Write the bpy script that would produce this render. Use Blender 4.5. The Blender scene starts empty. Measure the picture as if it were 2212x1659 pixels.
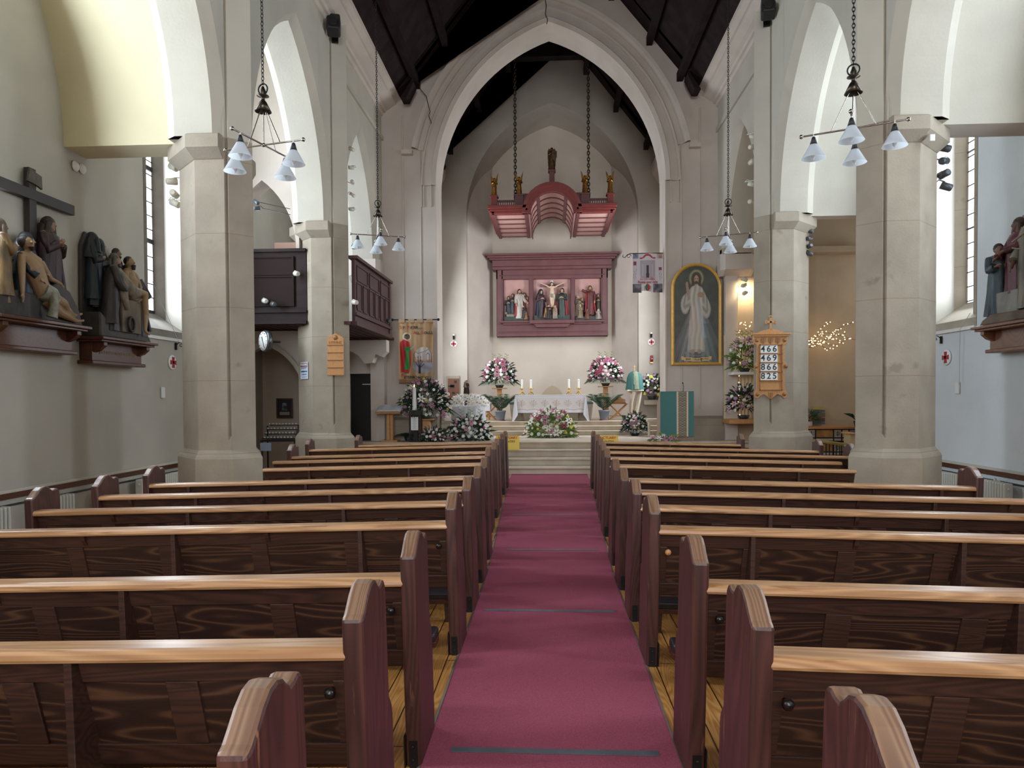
import bpy, math, random
import numpy as np
from mathutils import Vector, Matrix, noise as mnoise
SC = bpy.context.scene
COL = SC.collection
rnd = random.Random(7)
R = math.radians
PI = math.pi

# ------------------------------------------------------------------ camera
F = 1534.0; H = 1.65
YAW, PIT, ROLL = R(2.98), R(-1.2), R(0.35)
PPX, PPY = 1106.0, 858 + F*math.tan(R(1.2))
_f = Vector((-math.sin(YAW)*math.cos(PIT), math.cos(YAW)*math.cos(PIT), math.sin(PIT)))
_r0 = Vector((math.cos(YAW), math.sin(YAW), 0)); _u0 = _r0.cross(_f)
_r = _r0*math.cos(ROLL) - _u0*math.sin(ROLL); _u = _u0*math.cos(ROLL) + _r0*math.sin(ROLL)
cam_d = bpy.data.cameras.new('camera'); cam = bpy.data.objects.new('camera', cam_d); COL.objects.link(cam)
cam_d.sensor_width = 36; cam_d.lens = F/2212*36; cam_d.clip_start = .05; cam_d.clip_end = 200
cam_d.shift_y = (PPY - 829.5)/2212
cam.matrix_world = Matrix(((_r.x, _u.x, -_f.x, 0), (_r.y, _u.y, -_f.y, 0), (_r.z, _u.z, -_f.z, H), (0, 0, 0, 1)))
SC.camera = cam
# the place was surveyed from the photograph: a sight line gives the position on a known plane
def ray(px, py): return _f + _r*((px-PPX)/F) - _u*((py-PPY)/F)
def PY(px, py, Y): d = ray(px, py); return Vector((0, 0, H)) + d*(Y/d.y)
def PX(px, py, X): d = ray(px, py); return Vector((0, 0, H)) + d*(X/d.x)
def PZ(px, py, Z): d = ray(px, py); return Vector((0, 0, H)) + d*((Z-H)/d.z)

# ------------------------------------------------------------------ view and light
SC.view_settings.view_transform = 'Standard'; SC.view_settings.look = 'None'
SC.view_settings.exposure = 0.12; SC.view_settings.gamma = 1.0; SC.view_settings.use_curve_mapping = False
W = bpy.data.worlds.new('sky'); SC.world = W; W.use_nodes = True
W.node_tree.nodes['Background'].inputs[0].default_value = (.75, .86, 1, 1)
W.node_tree.nodes['Background'].inputs[1].default_value = 1.0
SC.cycles.max_bounces = 8; SC.cycles.diffuse_bounces = 6; SC.cycles.glossy_bounces = 3
SC.cycles.use_denoising = True; SC.cycles.sample_clamp_indirect = 6

def area(name, loc, size, power, color, rot):
    d = bpy.data.lights.new(name, 'AREA'); d.shape = 'RECTANGLE'; d.size, d.size_y = size; d.energy = power; d.color = color
    o = bpy.data.objects.new(name, d); COL.objects.link(o); o.location = loc; o.rotation_euler = rot; return o
DAY = (.76, .88, 1.0)
BAYC = [-6.21, -1.77, 2.67, 7.11, 11.55]
P_AISLE, P_WEST, P_CHAN = 200, 950, 250
for s in (-1, 1):
    for c in BAYC:     # daylight through each tall aisle lancet
        area('window_daylight', (s*6.74, c+.19, 5.3), (.74, 4.3), P_AISLE*(1.2 if s < 0 else .8), DAY, (R(90), 0, R(-90 if s < 0 else 90)))
area('west_fill_light', (0, -7.6, 6.0), (5.0, 6.5), P_WEST, (.95, .97, 1.0), (R(82), 0, 0))  # added fill for the nave, set where an unseen west window would be
for s in (-1, 1):      # the chancel's side windows, out of sight behind the arch
    area('chancel_window_daylight', (s*3.3+.1, 19.9, 4.4), (1.6, 4.2), P_CHAN*(1 if s > 0 else .8), (.88, .94, 1), (R(78), 0, R(90 if s > 0 else -90)))

# ------------------------------------------------------------------ materials
def srgb(h):
    h = h.lstrip('#'); v = [int(h[i:i+2], 16)/255 for i in (0, 2, 4)]
    return tuple(x/12.92 if x <= .04045 else ((x+.055)/1.055)**2.4 for x in v) + (1,)
_M = {}
def mat(name, c1, c2=None, scale=4, rough=.6, metal=0, bump=0, bscale=None, stretch=None, spec=None, emit=0, ecol=None, alpha=None, trans=0,
        lo=.35, hi=.65, detail=6, distort=0, kind='noise', c3=None, coat=0, sheen=0, wear=None):
    if name in _M: return _M[name]
    m = bpy.data.materials.new(name); m.use_nodes = True; nt = m.node_tree; N = nt.nodes; L = nt.links
    b = N['Principled BSDF']; b.inputs['Roughness'].default_value = rough; b.inputs['Metallic'].default_value = metal
    if spec is not None: b.inputs['Specular IOR Level'].default_value = spec
    if trans: b.inputs['Transmission Weight'].default_value = trans
    if coat: b.inputs['Coat Weight'].default_value = coat; b.inputs['Coat Roughness'].default_value = .25
    if sheen: b.inputs['Sheen Weight'].default_value = sheen
    if alpha is not None: b.inputs['Alpha'].default_value = alpha
    if emit: b.inputs['Emission Strength'].default_value = emit; b.inputs['Emission Color'].default_value = srgb(ecol or c1)
    b.inputs['Base Color'].default_value = srgb(c1)
    if c2 or bump:
        tc = N.new('ShaderNodeTexCoord'); mp = N.new('ShaderNodeMapping'); L.new(tc.outputs['Object'], mp.inputs[0])
        if stretch: mp.inputs['Scale'].default_value = stretch
        oi = N.new('ShaderNodeObjectInfo'); va = N.new('ShaderNodeVectorMath'); va.operation = 'SCALE'; va.inputs[0].default_value = (13, 7, 5)
        L.new(oi.outputs['Random'], va.inputs['Scale']); L.new(va.outputs[0], mp.inputs['Location'])
    if c2:
        if kind == 'wood':
            nz = N.new('ShaderNodeTexNoise'); nz.inputs['Scale'].default_value = scale*.35; nz.inputs['Detail'].default_value = 2
            L.new(mp.outputs[0], nz.inputs['Vector'])
            mu = N.new('ShaderNodeMath'); mu.operation = 'MULTIPLY'; mu.inputs[1].default_value = 26+distort; L.new(nz.outputs[0], mu.inputs[0])
            sn = N.new('ShaderNodeMath'); sn.operation = 'PINGPONG'; sn.inputs[1].default_value = .5; L.new(mu.outputs[0], sn.inputs[0])
            m2 = N.new('ShaderNodeMath'); m2.operation = 'MULTIPLY'; m2.inputs[1].default_value = 2; L.new(sn.outputs[0], m2.inputs[0])
            fac = m2.outputs[0]
        else:
            nz = N.new('ShaderNodeTexNoise'); nz.inputs['Scale'].default_value = scale; nz.inputs['Detail'].default_value = detail
            nz.inputs['Distortion'].default_value = distort
            L.new(mp.outputs[0], nz.inputs['Vector']); fac = nz.outputs[0]
        cr = N.new('ShaderNodeValToRGB'); L.new(fac, cr.inputs[0])
        cr.color_ramp.elements[0].position = lo; cr.color_ramp.elements[0].color = srgb(c1)
        cr.color_ramp.elements[1].position = hi; cr.color_ramp.elements[1].color = srgb(c2)
        if c3: e = cr.color_ramp.elements.new((lo+hi)/2); e.color = srgb(c3)
        out = cr.outputs[0]
        if wear:           # rubbed patches: (colour, noise scale, threshold)
            wn = N.new('ShaderNodeTexNoise'); wn.inputs['Scale'].default_value = wear[1]; wn.inputs['Detail'].default_value = 8
            L.new(mp.outputs[0], wn.inputs['Vector'])
            wr = N.new('ShaderNodeValToRGB'); wr.color_ramp.elements[0].position = wear[2]; wr.color_ramp.elements[1].position = wear[2]+.06
            L.new(wn.outputs[0], wr.inputs[0])
            mx = N.new('ShaderNodeMix'); mx.data_type = 'RGBA'; L.new(wr.outputs[0], mx.inputs[0]); L.new(out, mx.inputs[6]); mx.inputs[7].default_value = srgb(wear[0])
            out = mx.outputs[2]
        L.new(out, b.inputs['Base Color'])
    if bump:
        bn = N.new('ShaderNodeTexNoise'); bn.inputs['Scale'].default_value = bscale or scale*3; bn.inputs['Detail'].default_value = 5
        L.new(mp.outputs[0], bn.inputs['Vector'])
        bp = N.new('ShaderNodeBump'); bp.inputs['Strength'].default_value = bump; bp.inputs['Distance'].default_value = .02
        L.new(bn.outputs[0], bp.inputs['Height']); L.new(bp.outputs[0], b.inputs['Normal'])
    _M[name] = m; return m
def vmat(name, rough=.8, bump=0):          # a picture or pattern held in the mesh's own colour attribute
    if name in _M: return _M[name]
    m = bpy.data.materials.new(name); m.use_nodes = True; N = m.node_tree.nodes
    a = N.new('ShaderNodeAttribute'); a.attribute_name = 'Col'
    m.node_tree.links.new(a.outputs[0], N['Principled BSDF'].inputs['Base Color']); N['Principled BSDF'].inputs['Roughness'].default_value = rough
    _M[name] = m; return m

PLASTER = mat('plaster', '#c9beb4', '#bdb2a8', 1.2, .9, bump=.12, bscale=30)
PLASTER_AR = mat('plaster_aisle_daylit', '#ccd2d4', '#c2c8ca', 1.0, .9, bump=.12, bscale=30)  # right aisle wall: cool daylight and bounce mixed into the plaster colour
PLASTER_A = mat('plaster_aisle_dim', '#b3ada1', '#a8a398', 1.0, .9, bump=.12, bscale=30)  # same plaster, the left wall's weaker light put into a darker, warmer colour
PLASTER_W = mat('plaster_white', '#bdb7a9', '#b1ab9e', 1.0, .9, bump=.12, bscale=30)
PLASTER_C = mat('plaster_cream', '#cfc5a4', '#c6bc9d', 1.0, .9, bump=.1, bscale=20)
PLASTER_B = mat('plaster_buff', '#b7a893', '#a99b87', 1.3, .9, bump=.1, bscale=25)
PLASTER_S = mat('plaster_sooty', '#b9b0a6', '#a2998f', .5, .9, bump=.12, bscale=30)
STONE = mat('stone', '#938878', '#a09584', 2.5, .85, bump=.2, bscale=40, wear=('#8a7f70', 3, .66))
for _m in (STONE,):     # faint mortar joints between the courses
    _t = _m.node_tree; _c = _t.nodes.new('ShaderNodeTexCoord'); _s = _t.nodes.new('ShaderNodeSeparateXYZ'); _q = _t.nodes.new('ShaderNodeMath'); _q.operation = 'MODULO'; _q.inputs[1].default_value = .94; _l = _t.nodes.new('ShaderNodeMath'); _l.operation = 'LESS_THAN'; _l.inputs[1].default_value = .010
    _t.links.new(_c.outputs['Object'], _s.inputs[0]); _t.links.new(_s.outputs[2], _q.inputs[0]); _t.links.new(_q.outputs[0], _l.inputs[0])
    _b = _t.nodes['Principled BSDF']; _o = _b.inputs['Base Color'].links[0].from_socket; _x = _t.nodes.new('ShaderNodeMix'); _x.data_type = 'RGBA'; _x.blend_type = 'MULTIPLY'; _x.inputs[7].default_value = (.80, .76, .70, 1)
    _t.links.new(_l.outputs[0], _x.inputs[0]); _t.links.new(_o, _x.inputs[6]); _t.links.new(_x.outputs[2], _b.inputs['Base Color'])
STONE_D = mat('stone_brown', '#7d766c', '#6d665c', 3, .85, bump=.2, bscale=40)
STEP = mat('step_stone', '#c2b4a1', '#b1a28f', 3, .6, bump=.1, bscale=30)
DARKWOOD = mat('roof_timber', '#1d1412', '#2a1f1e', 3, .85, stretch=(1, 1, 1), spec=.15)
PEW = mat('pew_panel', '#2b1a15', '#573a28', 2.2, .38, kind='wood', stretch=(.55, 1.5, 5), lo=.2, hi=1.0, c3='#331f19', bump=.08, bscale=60, coat=.2)
PEWF = mat('pew_frame', '#33201b', '#472c22', 3, .4, kind='wood', stretch=(.4, 2, 6), lo=.1, hi=1, coat=.2)
PEWE = mat('pew_end', '#3a201a', '#4f2c25', 2, .42, kind='wood', stretch=(5, 5, .5), lo=.1, hi=1, wear=('#7d5238', 7, .68), coat=.1, bump=.06, bscale=50)
PEWT = mat('pew_end_worn_top', '#6a4c3b', '#866850', 3, .4, kind='wood', stretch=(7, .5, .5), lo=.1, hi=1, coat=.2)
RAIL = mat('pew_rail', '#9d7048', '#b98c60', 2, .34, kind='wood', stretch=(.5, 6, 6), lo=.1, hi=1, coat=.25, wear=('#8c5f36', 6, .62))
KNOBM = mat('dark_knob', '#17120f', rough=.3)
IRON = mat('black_iron', '#141313', rough=.45, metal=.3)
CHROME = mat('polished_metal', '#b0a9a0', rough=.2, metal=1)
BRASS = mat('brass', '#c9a35a', rough=.25, metal=1)
GOLD = mat('gilding', '#b98a3c', '#8c6227', 20, .3, metal=.9)
CARPET = mat('carpet', '#8b4052', '#ab5b6f', 220, .97, bump=.5, bscale=260, lo=.3, hi=.75, spec=.15)
BOARDS = mat('floor_boards', '#b0763a', '#cf9a58', 3, .4, kind='wood', stretch=(6, .5, 1), lo=.1, hi=1, coat=.3)
VARNISH = mat('varnished_wood', '#57301f', '#43241a', 3, .35, kind='wood', stretch=(1, 1, 4), lo=.1, hi=1)
MAROON = mat('maroon_paint', '#5c3234', '#653a3b', 3, .45)
MAROON_R = mat('red_maroon_paint', '#762e29', '#80352f', 3, .4)
PINK = mat('pink_panel', '#a98078', '#b08a80', 3, .7)
WHITE = mat('white_paint', '#d9d8d4', rough=.5)
OAK = mat('light_oak', '#b07c4a', '#c08d59', 3, .5, kind='wood', stretch=(6, 6, .8), lo=.1, hi=1)
PAPER = mat('paper', '#dcdcd8', rough=.8)
BLACK = mat('black_plastic', '#1c1d1f', rough=.5)

# ------------------------------------------------------------------ mesh builder
class MB:
    def __init__(s): s.v = []; s.f = []; s.sm = []; s.mi = []
    def add(s, vs, fs, smooth=False, mi=0):
        n = len(s.v); s.v += [tuple(v) for v in vs]; s.f += [[i+n for i in f] for f in fs]; s.sm += [smooth]*len(fs); s.mi += [mi]*len(fs); return s
    def box(s, x0, x1, y0, y1, z0, z1, mi=0, M=None):
        vs = [Vector((x, y, z)) for x in (x0, x1) for y in (y0, y1) for z in (z0, z1)]
        if M: vs = [M @ v for v in vs]
        return s.add(vs, [(0, 1, 3, 2), (4, 6, 7, 5), (0, 4, 5, 1), (2, 3, 7, 6), (0, 2, 6, 4), (1, 5, 7, 3)], False, mi)
    def bar(s, a, b, w, h, mi=0):          # square bar from a to b
        a, b = Vector(a), Vector(b); d = b-a; L = d.length
        q = d.to_track_quat('Z', 'Y').to_matrix().to_4x4(); return s.box(-w/2, w/2, -h/2, h/2, 0, L, mi, Matrix.Translation(a) @ q)
    def loft(s, rings, closed=True, caps=True, smooth=True, mi=0):
        n = len(rings[0]); vs = [p for r in rings for p in r]; fs = []
        for i in range(len(rings)-1):
            for j in range(n if closed else n-1):
                k = (j+1) % n; fs.append((i*n+j, i*n+k, (i+1)*n+k, (i+1)*n+j))
        s.add(vs, fs, smooth, mi)
        if caps:
            s.add(rings[0], [tuple(range(n))[::-1]], False, mi); s.add(rings[-1], [tuple(range(n))], False, mi)
        return s
    def tube(s, pts, r, n=8, caps=True, mi=0, smooth=True):
        pts = [Vector(p) for p in pts]; rs = r if isinstance(r, (list, tuple)) else [r]*len(pts); rings = []
        t = (pts[1]-pts[0]).normalized(); ref = Vector((0, 0, 1)) if abs(t.z) < .9 else Vector((1, 0, 0))
        a = t.cross(ref).normalized()
        for i, p in enumerate(pts):
            t = (pts[min(i+1, len(pts)-1)]-pts[max(i-1, 0)])
            if t.length < 1e-9: t = Vector((0, 0, 1))
            t.normalize(); a = (a-t*a.dot(t)); a = a.normalized() if a.length > 1e-6 else t.orthogonal().normalized(); b = t.cross(a)
            rings.append([p+(a*math.cos(2*PI*k/n)+b*math.sin(2*PI*k/n))*rs[i] for k in range(n)])
        return s.loft(rings, True, caps, smooth, mi)
    def lathe(s, prof, n=20, c=(0, 0, 0), mi=0, smooth=True, sx=1, sy=1, fold=0, nf=0, ph=0, caps=True, M=None):
        c = Vector(c); rings = []
        for r, z in prof:
            ring = []
            for k in range(n):
                a = 2*PI*k/n; rr = r*(1+fold*math.sin(nf*a+ph+z*3)) if fold else r
                v = Vector((math.cos(a)*rr*sx, math.sin(a)*rr*sy, z)); ring.append(c+(M @ v if M else v))
            rings.append(ring)
        return s.loft(rings, True, caps, smooth, mi)
    def ball(s, c, r, n=12, sc=(1, 1, 1), mi=0, M=None):
        prof = [(max(1e-4, math.sin(PI*i/(n//2)))*r, -math.cos(PI*i/(n//2))*r) for i in range(n//2+1)]
        c = Vector(c); rings = []
        for q, z in prof:
            ring = []
            for k in range(n):
                v = Vector((math.cos(2*PI*k/n)*q*sc[0], math.sin(2*PI*k/n)*q*sc[1], z*sc[2])); ring.append(c+(M @ v if M else v))
            rings.append(ring)
        return s.loft(rings, True, True, True, mi)
    def prism(s, poly, lo, hi, axis='z', mi=0, M=None):    # a flat outline given thickness along an axis
        def P(a, b, t): v = Vector({'z': (a, b, t), 'y': (a, t, b), 'x': (t, a, b)}[axis]); return M @ v if M else v
        n = len(poly); vs = [P(a, b, lo) for a, b in poly]+[P(a, b, hi) for a, b in poly]
        fs = [tuple(range(n))[::-1], tuple(range(n, 2*n))]+[(i, (i+1) % n, (i+1) % n+n, i+n) for i in range(n)]
        return s.add(vs, fs, False, mi)
    def build(s, name, m=None, parent=None, bevel=0, loc=None, rot=None, seg=2, kind=None):
        me = bpy.data.meshes.new(name); me.from_pydata([tuple(v) for v in s.v], [], s.f)
        for mm in (m if isinstance(m, (list, tuple)) else [m]): me.materials.append(mm)
        me.polygons.foreach_set('use_smooth', s.sm); me.polygons.foreach_set('material_index', s.mi)
        import bmesh
        b = bmesh.new(); b.from_mesh(me); bmesh.ops.recalc_face_normals(b, faces=b.faces); b.to_mesh(me); b.free(); me.update()
        o = bpy.data.objects.new(name, me); COL.objects.link(o)
        if parent: o.parent = parent
        if loc is not None: o.location = loc
        if rot is not None: o.rotation_euler = rot
        if bevel:
            md = o.modifiers.new('edge', 'BEVEL'); md.width = bevel; md.segments = seg; md.limit_method = 'ANGLE'; md.angle_limit = R(40)
        if kind: o['kind'] = kind
        return o
def thing(name, label, cat, loc=(0, 0, 0), rot=(0, 0, 0), group=None):
    o = bpy.data.objects.new(name, None); COL.objects.link(o); o.empty_display_size = .1
    o.location = loc; o.rotation_euler = rot; o['label'] = label; o['category'] = cat
    if group: o['group'] = group
    return o
def tag(o, label, cat, group=None, kind=None):
    o['label'] = label; o['category'] = cat
    if group: o['group'] = group
    if kind: o['kind'] = kind
    return o
def grid(name, w, h, nx, ny, fn, m, parent, loc=(0, 0, 0), wave=None, mask=None):   # upright cloth or canvas facing -Y, pattern fn(u, v) -> sRGB 0..1
    vs = []; cs = []
    for j in range(ny+1):
        for i in range(nx+1):
            u, v = i/nx, j/ny; vs.append(((u-.5)*w, wave(u, v) if wave else 0, v*h)); c = fn(u, v)
            cs += [x/12.92 if x <= .04045 else ((x+.055)/1.055)**2.4 for x in c]+[1]
    fs = []
    for j in range(ny):
        for i in range(nx):
            if mask and not mask((i+.5)/nx, (j+.5)/ny): continue
            a = j*(nx+1)+i; fs.append((a, a+1, a+nx+2, a+nx+1))
    me = bpy.data.meshes.new(name); me.from_pydata(vs, [], fs); me.materials.append(m)
    ca = me.color_attributes.new('Col', 'FLOAT_COLOR', 'POINT'); ca.data.foreach_set('color', cs)
    me.polygons.foreach_set('use_smooth', [True]*len(fs)); me.update()
    o = bpy.data.objects.new(name, me); COL.objects.link(o); o.parent = parent; o.location = loc; return o
def hexc(h): h = h.lstrip('#'); return tuple(int(h[i:i+2], 16)/255 for i in (0, 2, 4))
def lerp(a, b, t): t = max(0, min(1, t)); return tuple(x+(y-x)*t for x, y in zip(a, b))
def dup(root, label=None, group=None):
    r = root.copy(); COL.objects.link(r)
    if label: r['label'] = label
    if group: r['group'] = group
    for ch in list(root.children):
        c = ch.copy(); COL.objects.link(c); c.parent = r
        for g in list(ch.children):
            d = g.copy(); COL.objects.link(d); d.parent = c
    return r
def S(name, mb, m, bevel=0): return mb.build(name, m, None, bevel, kind='structure')
def text(name, body, size, m, parent, loc, rot=(R(90), 0, 0), align='CENTER', ext=.002, bold=0, sx=1, alignY='CENTER'):
    c = bpy.data.curves.new(name, 'FONT'); c.body = body; c.size = size; c.extrude = ext; c.align_x = align; c.align_y = alignY; c.offset = bold
    c.materials.append(m); o = bpy.data.objects.new(name, c); COL.objects.link(o); o.parent = parent; o.location = loc; o.rotation_euler = rot; o.scale = (sx, 1, 1)
    return o
def arch(c, a, zs, r, n=14, e=0, full=True):       # pointed arch, foot to foot; e shrinks it about the same centres
    R0 = (a*a+r*r)/(2*a); RR = R0-e; cx = c-a+R0; out = []
    th = math.acos(max(-1, min(1, (R0-a)/RR)))
    for i in range(n+1):
        t = PI-th*i/n if True else 0
        out.append((cx+RR*math.cos(PI-th*i/n), zs+RR*math.sin(PI-th*i/n)))
    right = [(2*c-x, z) for x, z in out[-2::-1]]
    return out+right
# ------------------------------------------------------------------ the setting
ZS, XN, XA, XO = 4.98, 4.10, 4.85, 6.36
PIERS = [8.90+4.44*k for k in (-4, -3, -2, -1, 0, 1)]
PIERS[3] -= .42
W0 = -8.0
# floors
mb = MB()
for s in (-1, 1):
    mb.add([(s*.62, W0, -.0), (s*6.6, W0, -.14), (s*6.6, 17.5, -.14), (s*.62, 17.5, 0)], [(0, 1, 2, 3)])
mb.add([(-.62, W0, 0), (.62, W0, 0), (.62, 17.5, 0), (-.62, 17.5, 0)], [(0, 1, 2, 3)])
for s in (-1, 1): mb.add([(s*6.6, W0, -.14), (s*10.5, W0, -.14), (s*10.5, 17.5, -.14), (s*6.6, 17.5, -.14)], [(0, 1, 2, 3)])
fl = S('floor', mb, BOARDS)
nt = BOARDS.node_tree       # gaps between the boards
tc = nt.nodes.new('ShaderNodeTexCoord'); br = nt.nodes.new('ShaderNodeTexBrick'); mp = nt.nodes.new('ShaderNodeMapping'); mp.inputs['Rotation'].default_value = (0, 0, R(90))
nt.links.new(tc.outputs['Object'], mp.inputs[0]); nt.links.new(mp.outputs[0], br.inputs['Vector'])
br.inputs['Scale'].default_value = 1; br.inputs['Brick Width'].default_value = 2.2; br.inputs['Row Height'].default_value = .13; br.inputs['Mortar Size'].default_value = .004
br.inputs['Color1'].default_value = (1, 1, 1, 1); br.inputs['Color2'].default_value = (.8, .76, .7, 1); br.inputs['Mortar'].default_value = (.08, .05, .03, 1)
b = nt.nodes['Principled BSDF']; src = b.inputs['Base Color'].links[0].from_socket
mx = nt.nodes.new('ShaderNodeMix'); mx.data_type = 'RGBA'; mx.blend_type = 'MULTIPLY'; mx.inputs[0].default_value = 1
nt.links.new(src, mx.inputs[6]); nt.links.new(br.outputs[0], mx.inputs[7]); nt.links.new(mx.outputs[2], b.inputs['Base Color'])
# sanctuary levels
mb = MB()
for y0, z0, z1 in ((15.15, -.1, .15), (15.6, .15, .30), (16.1, .30, .45)):
    mb.box(-4.0, 4.0, y0, 19.4, z0, z1-.035); mb.box(-4.0, 4.0, y0-.03, 19.4, z1-.035, z1)
mb.box(-4.6, 4.6, 16.6, 24, .45, .565); mb.box(-4.6, 4.6, 16.57, 24, .565, .60)
for y0, z0 in ((19.4, .6), (19.75, .72), (20.2, .84)):
    mb.box(-3.5, 3.5, y0, 24, z0, z0+.09); mb.box(-3.5, 3.5, y0-.03, 24, z0+.09, z0+.12)
S('floor_sanctuary_steps', mb, STEP, .006)

# piers
for s in (-1, 1):
    for k, y in enumerate(PIERS):
        side = 'left' if s < 0 else 'right'
        pl = [(4.087, y), (3.85, y+.237), (3.85, y+.25), (4.087, y+.5), (4.12, y+.86), (4.5, y+.9), (4.92, y+.55), (4.92, y+.42), (4.5, y)]
        gr = [(4.115, y), (4.10, y+.045), (4.07, y+.018)]
        shaft = gr+pl[1:]
        off = lambda P, d: [(cx+(px-cx)*(1+d/.5), cy+(py-cy)*(1+d/.5)) for px, py in P for cx, cy in ((4.42, y+.42),)]
        m = MB()
        def ring(P, z): return [(s*px, py, z) for px, py in P]
        full = [(4.11, y), (4.10, y+.001), (4.08, y+.007)]+pl[1:]
        m.loft([ring(off(full, .085), -.2), ring(off(full, .085), .88), ring(off(full, .07), .91), ring(full, .99), ring(full, 1.12)], smooth=False)
        m.loft([ring(full, 1.12), ring(shaft, 1.17), ring(shaft, ZS)], smooth=False)
        o = S('pillar', m, STONE)
        # nave side ridge carried up past the arches, painted
        m = MB(); up = [(4.115, y), (4.10, y+.045), (4.07, y+.018), (3.85, y+.237), (3.85, y+.25), (4.105, y+.5), (4.2, y+.5), (4.2, y)]
        m.loft([ring(up, ZS), ring(up, 8.86)], smooth=False); S('trim_pilaster', m, PLASTER_W)
        # capital on the aisle side
        cp = [(4.13, y-.0), (4.13, y+.5), (4.13, y+.9), (4.5, y+.9), (4.92, y+.5), (4.92, y+.42), (4.5, y)]
        def o2(d): return [(4.13, y-d), (4.13, y+.5), (4.13, y+.9+d), (4.5+d*.4, y+.9+d), (4.92+d, y+.5+d*.4), (4.92+d, y+.42-d*.4), (4.5+d*.4, y-d)]
        m = MB(); m.loft([ring(o2(.0), 4.70), ring(o2(.13), 4.82), ring(o2(.13), 4.98), ring(o2(.10), 5.0)], smooth=False); S('trim_capital', m, STONE)
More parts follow.
